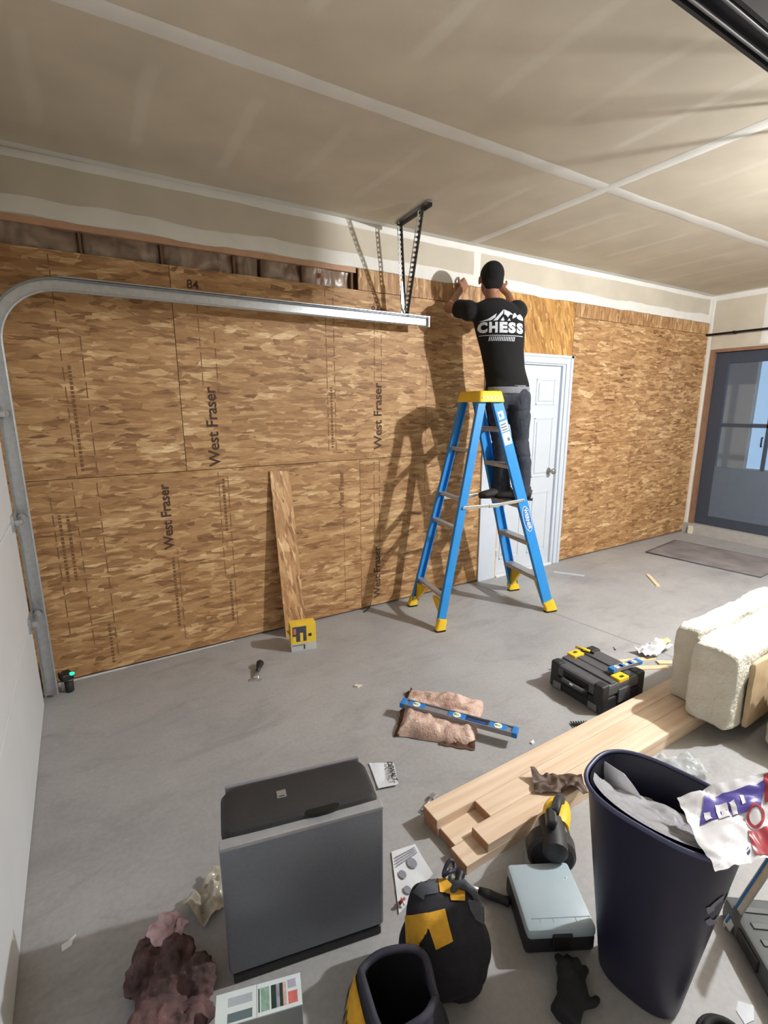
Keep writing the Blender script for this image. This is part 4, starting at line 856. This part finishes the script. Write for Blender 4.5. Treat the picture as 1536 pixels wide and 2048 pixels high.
def wallp(a, t, off): q = a; e = 2/2.7; r = ring(t, off); return Vector((math.copysign(abs(math.cos(q))**e, math.cos(q))*r[1], math.copysign(abs(math.sin(q))**e, math.sin(q))*r[2], r[0].z))
for k in range(3):
    a0 = R(90+k*120)
    def arc(u, v, a0=a0): q = a0+R(95)*u; r = .034+.016*(v-.5)*(1 if u < .75 else 2.4*(1-u)/.25*.8); return wallp(R(-18)+r*math.cos(q)/.13, .70+r*math.sin(q)*1.25/HBIN, .0015)
    B().sheet(arc, 12, 2).obj('recycling_arrow', ge, bn)
# plastics in the bin
PL = N('clear_film'); PL.set(Base_Color=lin((226, 226, 232)), Roughness=.18, Alpha=.42, Coat_Weight=.4); PL = PL.m
PLW = M('white_film', (236, 236, 242), .32, var=.05, scale=12)
def world(bnp): return Vector(bnp)
def film(name, label, fn, mat, cat='plastic bag', loc=BINP, rz=BINR, nu=36, nv=28, th=.0008):
    t = thing(name, label, cat, loc, rz); B().sheet(fn, nu, nv, th).obj('film', mat, t, 60); return t
def f1(u, v):   # clear bag draped over the left rim and down into the bin
    x, y = (u-.5)*.33, -.134+.215*v; q = Vector((x*11, y*15, 2.)); e = 1-(2*u-1)**2
    z = HBIN+.018-.10*v+.04*abs(noise.noise(q*.9))*v+.014*abs(noise.noise(q*2.7))*min(1, v*4); y2 = y*(1 if v > .1 else .97)
    return (x*(1-.25*v), y2*(.35+.65*e**.5), z)
film('clear_bag', 'crumpled clear plastic bag draped inside the navy bin', f1, PL)
fl4 = [px(1192, 1511, z=.60), px(1268, 1560, z=.60), px(1305, 1650, z=.49), px(1210, 1585, z=.50)]; of = sum(fl4, Vector())/4; of.z = 0
def f2(u, v):   # white liner flap bowed like a leaf
    w_ = math.sin(math.pi*min(1, .12+.88*v))**.7; c = .5+(u-.5)*w_; p = fl4[0].lerp(fl4[1], c).lerp(fl4[3].lerp(fl4[2], c), v)-of
    return p+Vector((-.4, -.6, .5))*(.03*math.sin(math.pi*u)*math.sin(math.pi*v))
film('white_liner', 'white plastic liner flap standing inside the navy bin', f2, PLW, loc=of, rz=0)
# printed bag hanging over the near rim: surface from photo corners on a slanted plane above the rim
c4 = [px(1350, 1612, z=.61), px(1548, 1555, z=.68), px(1550, 1725, z=.57), px(1425, 1765, z=.60)]
oc = sum(c4, Vector())/4; oc.z = 0
def f3(u, v):
    p = c4[0].lerp(c4[1], u).lerp(c4[3].lerp(c4[2], u), v)-oc; q = p*10; return p+Vector((noise.noise(q*1.3)*.012, noise.noise(q*1.1+Vector((5, 0, 0)))*.012, .025*abs(noise.noise(q*1.2+Vector((0, 4, 0))))+.012*abs(noise.noise(q*3.1))+.02))
pb = film('printed_bag', 'white plastic bag with violet and red print spilling over the bin rim', f3, PLW, loc=oc, rz=0, nu=30, nv=30, th=.001)
def pr(name, mat, u0, u1, v0, v1, sk=0.): return B().sheet(lambda u, v: Vector(f3(u0+(u1-u0)*u+sk*(1-v), v0+(v1-v0)*v))+Vector((-.001, -.001, .003)), 12, 10).obj(name, mat, pb, True)
VIO = M('violet_print', (84, 76, 164), .35, var=.08); REDP = M('red_print2', (176, 66, 78), .35, var=.12)
pr('violet_panel', VIO, .12, .80, .12, .44, .1); pr('red_stripe', REDP, .86, .98, .02, .40); pr('red_panel', REDP, .62, .86, .66, .95)
def pr2(u0, u1, v0, v1, o=.0045): return B().sheet(lambda u, v: Vector(f3(u0+(u1-u0)*u, v0+(v1-v0)*v))+Vector((-.0015, -.0015, o)), 6, 6).obj('printed_stroke', PLW, pb, True)
pr2(.30, .44, .24, .46); pr2(.47, .53, .24, .44); pr2(.60, .64, .2, .34); pr2(.18, .24, .30, .42)
B().sheet(lambda u, v: Vector(f3(.73+(.075+.03*v)*math.cos(u*2*math.pi), .52+(.09+.035*v)*math.sin(u*2*math.pi)))+Vector((-.0015, -.0015, .004)), 28, 2).obj('printed_ring', REDP, pb, True)

def fuzz(o, a):
    me = o.data; co = [v.co.copy() for v in me.vertices]; nm = [v.normal.copy() for v in me.vertices]; out = []
    for p, n in zip(co, nm): q = p+n*(a*(noise.noise(p*28)+.6*noise.noise(p*62))); out += [q.x, q.y, max(q.z, .003)]
    me.vertices.foreach_set('co', out); me.update(); return o
# ------------------------------------------------------------------ pink debris left of the silver box
DP = M('dusty_wool', (98, 74, 74), 1., var=.5, scale=16, col2=(44, 36, 34), bump=.8); DPL = M('pale_wool', (206, 176, 184), 1., var=.12, scale=20, bump=.8)
db_ = thing('insulation_heap', 'dusty mauve insulation heap beside the silver box', 'insulation', (.37, -2.085, 0), R(-22))
b = B()
for k in range(15):
    b.ell((random.uniform(-.08, .085), random.uniform(-.2, .17), random.uniform(.03, .07)), (random.uniform(.045, .075), random.uniform(.05, .08), random.uniform(.03, .05)))
for p in ((-.09, -.2), (.09, -.2), (.0, 0)): b.ell((p[0], p[1], .04), (.06, .07, .04))
b.jitter(.02, 14.); b.v = [Vector((p.x, p.y, max(p.z, .004))) for p in b.v]
fuzz(remeshed(b, 'wool', DP, db_, .006, 2), .016)
for x, y, z, s in ((-.045, .13, .105, .036), (-.09, -.23, .085, .042), (.005, .12, .10, .02)):
    b = B().ell((x, y, z), (s, s*1.3, s*.6)).ell((x+s*.6, y+s*.7, z-.006), (s*.6, s*.8, s*.5)).jitter(.012, 30.); fuzz(remeshed(b, 'pale_tuft', DPL, db_, .004, 2), .012)
crumple('clear_sack', 'torn clear plastic sack tucked behind the pink insulation heap', 'plastic bag', px(425, 1800, z=0), .17, .12, .07, M('sack_film', (196, 188, 172), .2, var=.2, scale=10, Alpha=.7), 31., R(30))

# ------------------------------------------------------------------ white carton at the bottom
pbx = [px(433, 1992, z=.12), px(600, 1945, z=.12)]; rr = math.atan2(pbx[1].y-pbx[0].y, pbx[1].x-pbx[0].x); wl_ = (pbx[1]-pbx[0]).length
wc = thing('bulb_carton', 'white carton with colour photos on its lid before the silver box', 'carton', (pbx[0].x, pbx[0].y, 0), rr)
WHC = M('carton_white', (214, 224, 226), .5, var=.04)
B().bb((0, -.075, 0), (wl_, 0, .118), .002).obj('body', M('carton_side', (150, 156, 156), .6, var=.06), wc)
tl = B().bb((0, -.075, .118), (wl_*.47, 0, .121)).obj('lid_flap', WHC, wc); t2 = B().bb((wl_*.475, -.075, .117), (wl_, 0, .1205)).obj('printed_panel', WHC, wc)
B().bb((.03, -.035, .121), (wl_*.42, -.015, .1214)).obj('text_block', M('print_grey', (172, 180, 188), .6), tl); B().bb((.03, -.07, .121), (wl_*.42, -.05, .1214)).obj('text_block', M('print_slate', (96, 112, 116), .6), tl)
for a, b2, m in ((.49, .505, ('p_dark', (44, 58, 56))), (.52, .62, ('p_green', (132, 164, 148))), (.64, .70, ('p_dark', (44, 58, 56))), (.70, .74, ('p_grey', (150, 152, 164))), (.74, .78, ('p_dark', (44, 58, 56))), (.78, .82, ('p_skin', (206, 176, 160)))):
    B().bb((wl_*a, -.066, .1205), (wl_*b2, -.012, .1209)).obj('printed_photo', M(m[0], m[1], .4, var=.3, scale=60), t2)
B().bb((wl_*.84, -.03, .1205), (wl_*.94, -.01, .1209)).obj('printed_photo', M('p_lilac', (172, 172, 190), .4), t2); B().bb((wl_*.84, -.066, .1205), (wl_*.95, -.038, .1209)).obj('printed_photo', M('p_rose', (200, 110, 104), .4, var=.2, scale=60), t2)
lb = thing('grey_carton', 'low grey cardboard tray lying under the white carton edge and bucket bag', 'carton', (.665, -2.44, 0), R(-20))
B().bb((-.03, -.10, 0), (.04, .03, .004)).bb((-.03, -.10, .004), (-.026, .03, .05)).bb((.036, -.10, .004), (.04, .03, .05)).bb((-.026, .026, .004), (.036, .03, .05)).bb((-.026, -.10, .004), (.036, -.096, .05)).obj('tray', M('grey_board', (104, 106, 106), .8, var=.1), lb)
B().bb((.0, -.096, .03), (.006, .026, .034)).obj('divider', M('grey_board2', (80, 82, 82), .8), lb)

# ------------------------------------------------------------------ things at the lower right edge
gb = thing('ribbed_case', 'dark grey ribbed plastic case on the slab beside the navy bin', 'plastic case', (1.96, -2.955, 0), R(-38))
B().bb((-.13, -.14, 0), (.13, .14, .075), .01).obj('shell', M('case_slate', (84, 88, 90), .55, var=.1), gb, 30)
for k in range(5): B().bb((-.10, -.115+k*.05, .074), (.10, -.095+k*.05, .079), .002).obj('rib', M('case_slate2', (70, 74, 76), .55), gb)
B().bb((-.138, -.05, .02), (-.128, .05, .06), .003).obj('latch', BLACKP, gb)
al = thing('straightedge', 'bright aluminium straightedge leaning on the grey ribbed case', 'straightedge', (1.905, -2.80, .0), R(-15))
p0 = Vector((0, 0, .003)); p1 = Vector((.16, -.045, .42)); tdir = (p1-p0).normalized(); sd = Vector((.3, .95, 0)).normalized(); nd = tdir.cross(sd).normalized(); sd = nd.cross(tdir)
rot = Matrix((sd, tdir, nd)).transposed()
B().box((p0+p1)/2+Vector((0, 0, .006)), (.032, (p1-p0).length, .006), rot, .001).obj('blade', ALU, al); B().box((p0+p1)/2+Vector((0, 0, .006))+nd*.004+sd*.008, (.006, (p1-p0).length*.96, .002), rot).obj('blue_scale', M('blue_print', (36, 116, 190), .5), al)
ho = thing('hose_coil', 'black rubber hose coil on the slab near the navy bin', 'hose', px(1452, 2100, z=0))
for k in range(2): B().tube([(math.cos(a)*(.06-.012*k), math.sin(a)*(.06-.012*k), .012+.016*k) for a in [j*math.pi/16 for j in range(33)]], .010, 10).obj('loop', RUB, ho, True)
sp2 = px(1490, 2026, z=.08); o = B().prism([(-.03, -.012), (.0, -.02), (.035, -.005), (.012, .022), (-.016, .014)], 0, .004).obj('plastic_shard', M('pale_plastic2', (176, 182, 192), .35), loc=(sp2.x, sp2.y, .0795)); tag(o, 'pale plastic shard lying on the grey ribbed case', 'shard')
# ------------------------------------------------------------------ person on the ladder, back to the camera
SKIN = M('skin', (150, 104, 80), .5, var=.08, scale=40); SHIRT = M('black_cotton', (15, 15, 17), .95, var=.2, scale=50, bump=.25)
JEAN = M('dark_denim', (52, 56, 67), .85, var=.22, scale=30, bump=.3, col2=(34, 37, 47)); HAIRM = M('dark_hair', (15, 13, 12), .95, var=.3, scale=120, bump=.6); SHOE = M('work_shoe', (52, 48, 46), .7, var=.2)
pe = thing('person', 'person in a black printed T-shirt and dark jeans reaching up from the stepladder', 'person', (3.19, -.53, .89))
F = Vector((.47, .883, 0)); RG = Vector((.883, -.47, 0)); Z = Vector((0, 0, 1))
pel = px(1014, 778, y=-.455); wst = px(1008, 735, y=-.45); chs = px(1000, 665, y=-.45); upc = px(995, 625, y=-.43); nkb = px(988, 603, y=-.415); nkt = px(984, 585, y=-.40); hd = px(982, 559, y=-.375)
shc = nkb-Z*.055
LS, RS = shc-RG*.178-Z*.005, shc+RG*.178
LE, LW, LH = px(899, 615, y=-.13), px(913, 591, y=-.075), px(928, 571, y=-.035)
RE, RW, RH = RS+F*.25+RG*.05+Z*.03, px(1017, 590, y=-.17), px(1000, 572, y=-.09)
STZ = .892
LF, RF = Vector((3.195, -.445, STZ)), Vector((3.255, -.60, STZ))                       # ankles over the step
LFd, RFd = Vector((-.92, .39, 0)).normalized(), Vector((-.62, .78, 0)).normalized()
LHp, RHp = pel-RG*.09-Z*.03, pel+RG*.09-Z*.03
LA, RA = LF+Z*.09, RF+Z*.09
LK, RK = Vector((3.19, -.395, 1.37)), Vector((3.265, -.545, 1.37))
def torso(b, o):
    b.loft([(pel-Z*.10, .13+o, .10+o, Z), (pel-Z*.03, .165+o, .118+o, Z), (pel+Z*.04, .16+o, .115+o, Z), (wst, .145+o, .105+o, Z), (chs, .165+o, .118+o, Z), (upc, .178+o, .112+o, Z), (shc+Z*.02, .165+o, .088+o, Z), (nkb, .085+o, .07+o, Z), (nkb+Z*.012, .055, .052, Z)], 28, hint=F)
    for s in (LS, RS): b.ell(s-Z*.012, (.062+o, .062+o, .062+o))
def limb(b, pts, rr, n=16):
    # resample with rounded bends
    P = [Vector(p) for p in pts]; out = []
    for i in range(len(P)-1):
        m = 5
        for k in range(m): out.append((P[i].lerp(P[i+1], k/m), rr[i]+(rr[i+1]-rr[i])*k/m))
    out.append((P[-1], rr[-1]))
    b.loft([(p, r, r) for p, r in out], n)
    for p, r in zip(P, rr): b.ell(p, (r, r, r), u=14, v=10)
def hand(b, wr, c, up, nrm, thumb, curl):
    """wrist, palm centre, finger direction, palm normal (towards the wall), side of the thumb"""
    up = up.normalized(); nrm = (nrm-up*nrm.dot(up)).normalized(); sd = up.cross(nrm).normalized()*thumb
    rot = Matrix((sd, up, nrm)).transposed()
    limb(b, [wr, wr.lerp(c, .6)], [.025, .027]); b.ell(c, (.041, .048, .017), rot)
    for k, (o, ln) in enumerate(((.030, .070), (.010, .078), (-.010, .072), (-.029, .056))):
        p0 = c+sd*o+up*.035; d1 = (up*math.cos(curl*.4)+nrm*math.sin(curl*.4)); p1 = p0+d1*ln*.45
        d2 = (up*math.cos(curl)+nrm*math.sin(curl)); p2 = p1+d2*ln*.3; d3 = (up*math.cos(curl*1.6)+nrm*math.sin(curl*1.6)); p3 = p2+d3*ln*.25
        b.loft([(p0-up*.015, .0095, .0095), (p0, .0093, .0093), (p1, .0088, .0088), (p2, .0082, .0082), (p3, .0065, .0065)], 10); b.ell(p3, (.0066,)*3, u=8, v=6)
    t0 = c+sd*.03-up*.022; t1 = t0+(sd*.8+up*.5+nrm*.2).normalized()*.036; t2 = t1+(sd*.35+up*.85+nrm*.3).normalized()*.03
    b.loft([(t0-sd*.015, .014, .014), (t0, .0135, .0135), (t1, .011, .011), (t2, .0085, .0085)], 10); b.ell(t2, (.0086,)*3, u=8, v=6)
b = B(); torso(b, -.012)
limb(b, [nkb-Z*.03, nkt, hd-Z*.04], [.058, .055, .052])
HF = (F*.93+Vector((-.1, .1, 0))+Z*.12).normalized(); HR = HF.cross(Z).normalized(); HU = HR.cross(HF)
hm_ = Matrix((HR, HF, HU)).transposed()
H_ = lambda x, y, z: hd+HR*x+HF*y+HU*z
b.ell(H_(0, -.008, .02), (.081, .098, .094), hm_).ell(H_(0, .03, -.045), (.058, .062, .062), hm_).ell(H_(0, .055, -.085), (.032, .03, .026), hm_)
b.loft([(H_(0, .088, .02), .009, .008), (H_(0, .102, -.005), .011, .011), (H_(0, .108, -.026), .015, .013), (H_(0, .092, -.034), .012, .008)], 10)
b.ell(H_(0, .082, .03), (.05, .012, .01), hm_)
for s in (-1, 1):
    b.ell(H_(s*.087, .0, -.010), (.009, .018, .031), hm_).ell(H_(s*.092, -.008, .0), (.008, .012, .018), hm_)
limb(b, [LS, LE, LW], [.050, .042, .027]); limb(b, [RS, RE, RW], [.050, .042, .027])
hand(b, LW, LH-(LH-LW).normalized()*.012, (LH-LW), Vector((0, 1, 0)), 1, .55); hand(b, RW, RH, (RH-RW)+Z*.03, F, -1, .8)
limb(b, [LHp, LK, LA], [.078, .052, .038]); limb(b, [RHp, RK, RA], [.078, .052, .038])
PI_ = Matrix.Translation(-pe.location)
body = remeshed(b.xf(PI_), 'body', SKIN, pe, .0055, 4, .4)
# shirt with sleeves
b = B()
b.loft([(pel+Z*.005+RG*.0, .172, .128, Z), (pel+Z*.03, .168, .126, Z), (wst, .156, .12, Z), (wst.lerp(chs, .5), .164, .124, Z), (chs, .182, .132, Z), (upc, .194, .126, Z), (shc+Z*.025, .176, .10, Z), (nkb+Z*.004, .088, .075, Z), (nkb+Z*.016, .066, .064, Z)], 32, hint=F)
for S, E in ((LS, LE), (RS, RE)):
    d = (E-S).normalized(); b.ell(S-Z*.01, (.074, .074, .07)); b.loft([(S-d*.035, .05, .05), (S-d*.01, .066, .066), (S+d*.02, .072, .07), (S+d*.07, .068, .066), (S+d*.12, .066, .066), (S+d*.127, .064, .064)], 20)
b.jitter(.006, 7., seed=3.)
shirt = remeshed(b.xf(PI_), 't_shirt', SHIRT, pe, .0065, 14, .5)
# crease relief
def relief(o, fn):
    """push every vertex along its normal by fn(point)"""
    me = o.data; co = [v.co.copy() for v in me.vertices]; nm = [v.normal.copy() for v in me.vertices]; out = []
    for p, n in zip(co, nm): q = p+n*fn(p); out += [q.x, q.y, q.z]
    me.vertices.foreach_set('co', out); me.update()
relief(shirt, lambda p: .006*math.sin(p.z*34+p.x*12+4*noise.noise(p*5))*max(0, min(1, (1.25-p.z)/.5))*(.4+noise.noise(p*6)))
# jeans
b = B()
b.loft([(pel-Z*.12, .135, .11, Z), (pel-Z*.06, .168, .128, Z), (pel-Z*.01, .168, .124, Z), (pel+Z*.012, .163, .12, Z)], 28, hint=F)
b.ell(pel-Z*.07-F*.035-RG*.07, (.09, .095, .11)).ell(pel-Z*.07-F*.035+RG*.07, (.09, .095, .11))
for hp, k, an in ((LHp, LK, LA), (RHp, RK, RA)):
    limb(b, [hp-Z*.02, hp.lerp(k, .5)-F*.01, k, k.lerp(an, .45)-F*.025, an+Z*.03, an-Z*.035], [.094, .083, .067, .068, .062, .066], 18)
b.jitter(.010, 9., seed=8.)
jeans = remeshed(b.xf(PI_), 'jeans', JEAN, pe, .0065, 4, .4)
b = B().loft([(pel+Z*.0, .166, .123, Z), (pel+Z*.024, .1665, .1235, Z)], 40, cap=False, hint=F).xf(PI_)
b.sheet(lambda u, v: pel-pe.location+RG*(.1715*math.sin(R(-70+150*u)))-F*(.130*math.cos(R(-70+150*u)))+Z*(-.036+.05*v), 30, 4, .003).obj('waistband', M('grey_elastic', (122, 126, 134), .8, var=.1, scale=50), pe, True)
T2 = bvh_of([jeans]); decal_px([(1021, 767), (1033, 764), (1034, 771), (1029, 769), (1028, 772), (1021, 770)], T2, 'belt_patch', STICK, jeans, .003)
decal_px([(1040, 795), (1046, 790), (1047, 806), (1042, 808)], T2, 'rear_pocket', M('pocket_denim', (40, 44, 54), .8), jeans, .003)
# shoes
for A, d, nm in ((LF, LFd, 0), (RF, RFd, 1)):
    s = d.cross(Z); o = A-pe.location
    b = B().loft([(o-d*.075+Z*.045, .03, .035), (o-d*.05+Z*.05, .036, .045), (o+d*.02+Z*.05, .040, .044), (o+d*.09+Z*.038, .046, .034), (o+d*.15+Z*.03, .045, .028), (o+d*.19+Z*.025, .03, .02)], 18, hint=Z).loft([(o+Z*.04-d*.02, .045, .045), (o+Z*.11-d*.025, .042, .046)], 16, hint=d)
    b.v = [Vector((p.x, p.y, max(p.z, STZ-pe.location.z+.006))) for p in b.v]
    sh = remeshed(b, 'shoe', SHOE, pe, .006, 3)
    B().loft([(o-d*.085+Z*.006, .033, .008), (o-d*.04+Z*.006, .041, .008), (o+d*.05+Z*.006, .044, .008), (o+d*.14+Z*.006, .05, .008), (o+d*.185+Z*.006, .036, .008)], 20, hint=Z).obj('sole', RUB, sh, True)
# hair, eyes, mouth
b = B().ell(H_(0, -.016, .028), (.086, .100, .096), hm_).ell(H_(0, -.05, -.022), (.074, .054, .062), hm_)
b.v = [p+HF*(-.05)*max(0, min(1, ((p-hd).dot(HF)-.045)/.05))*(1 if (p-hd).dot(HU) < .075 else 0) for p in b.v]
hair = remeshed(b.xf(PI_), 'hair', HAIRM, pe, .006, 3)
for s in (-1, 1):
    B().ell(H_(s*.03, .078, .012)-pe.location, (.012, .009, .008), hm_, 12, 8).obj('eye', M('eye_white', (224, 220, 212), .3), pe, True); B().ell(H_(s*.03, .0865, .012)-pe.location, (.0045, .003, .0045), hm_, 10, 6).obj('iris', M('iris_brown', (48, 32, 22), .3), pe, True)
B().ell(H_(0, .085, -.058)-pe.location, (.02, .008, .007), hm_, 14, 8).obj('mouth', M('lip', (136, 78, 70), .5), pe, True)
# print on the back
T3 = bvh_of([shirt]); PRT = M('white_screen_print', (214, 218, 226), .7, var=.1, scale=60)
gc_ = px(1008, 651, y=-.5); gc_ = shc+(wst-shc)*.36
spine = (Z+(shc-wst).normalized()*.15).normalized(); sr = RG-Z*.03
def back(x, y): return gc_+sr*x+spine*y-F*.6, F
bpy.context.view_layer.update()
def pshape(vs, fs, nm): return decal(vs, fs, back, T3, nm, PRT, shirt, .012, .0025)
for ch, x in zip('CHESS', (-.135, -.067, .0, .065, .13)):
    vs, fs = textmesh(ch, .098, .006); xs = [v.x for v in vs]; sc_x = .058/(max(xs)-min(xs)); pshape([(v.x*sc_x+x, v.y*.92) for v in vs], fs, 'printed_letter')
def poly(pts, nm='printed_mountain'): pshape(pts, [tuple(range(len(pts)))], nm)
poly([(-.16, .042), (-.10, .062), (-.045, .098), (-.055, .070), (-.085, .05)]); poly([(-.07, .048), (-.03, .09), (.005, .128), (.0, .098), (-.02, .075), (-.04, .05)])
poly([(.008, .126), (.05, .112), (.075, .095), (.05, .092), (.035, .072), (.022, .088), (.008, .092)]); poly([(.078, .10), (.092, .108), (.108, .088), (.09, .075), (.07, .066), (.072, .085)])
poly([(.108, .09), (.135, .104), (.16, .085), (.165, .062), (.13, .062), (.105, .072)]); poly([(-.02, .05), (.0, .075), (.01, .052), (.0, .046)]); poly([(.03, .05), (.045, .068), (.055, .05)])
for k in range(15): x = -.09+k*.0125; poly([(x, -.058-(.0 if k > 1 else .0)), (x+.006, -.058), (x+.002, -.088), (x-.004, -.088)], 'printed_stroke')
poly([(-.15, -.048), (.16, -.048), (.16, -.052), (-.15, -.052)], 'printed_rule')
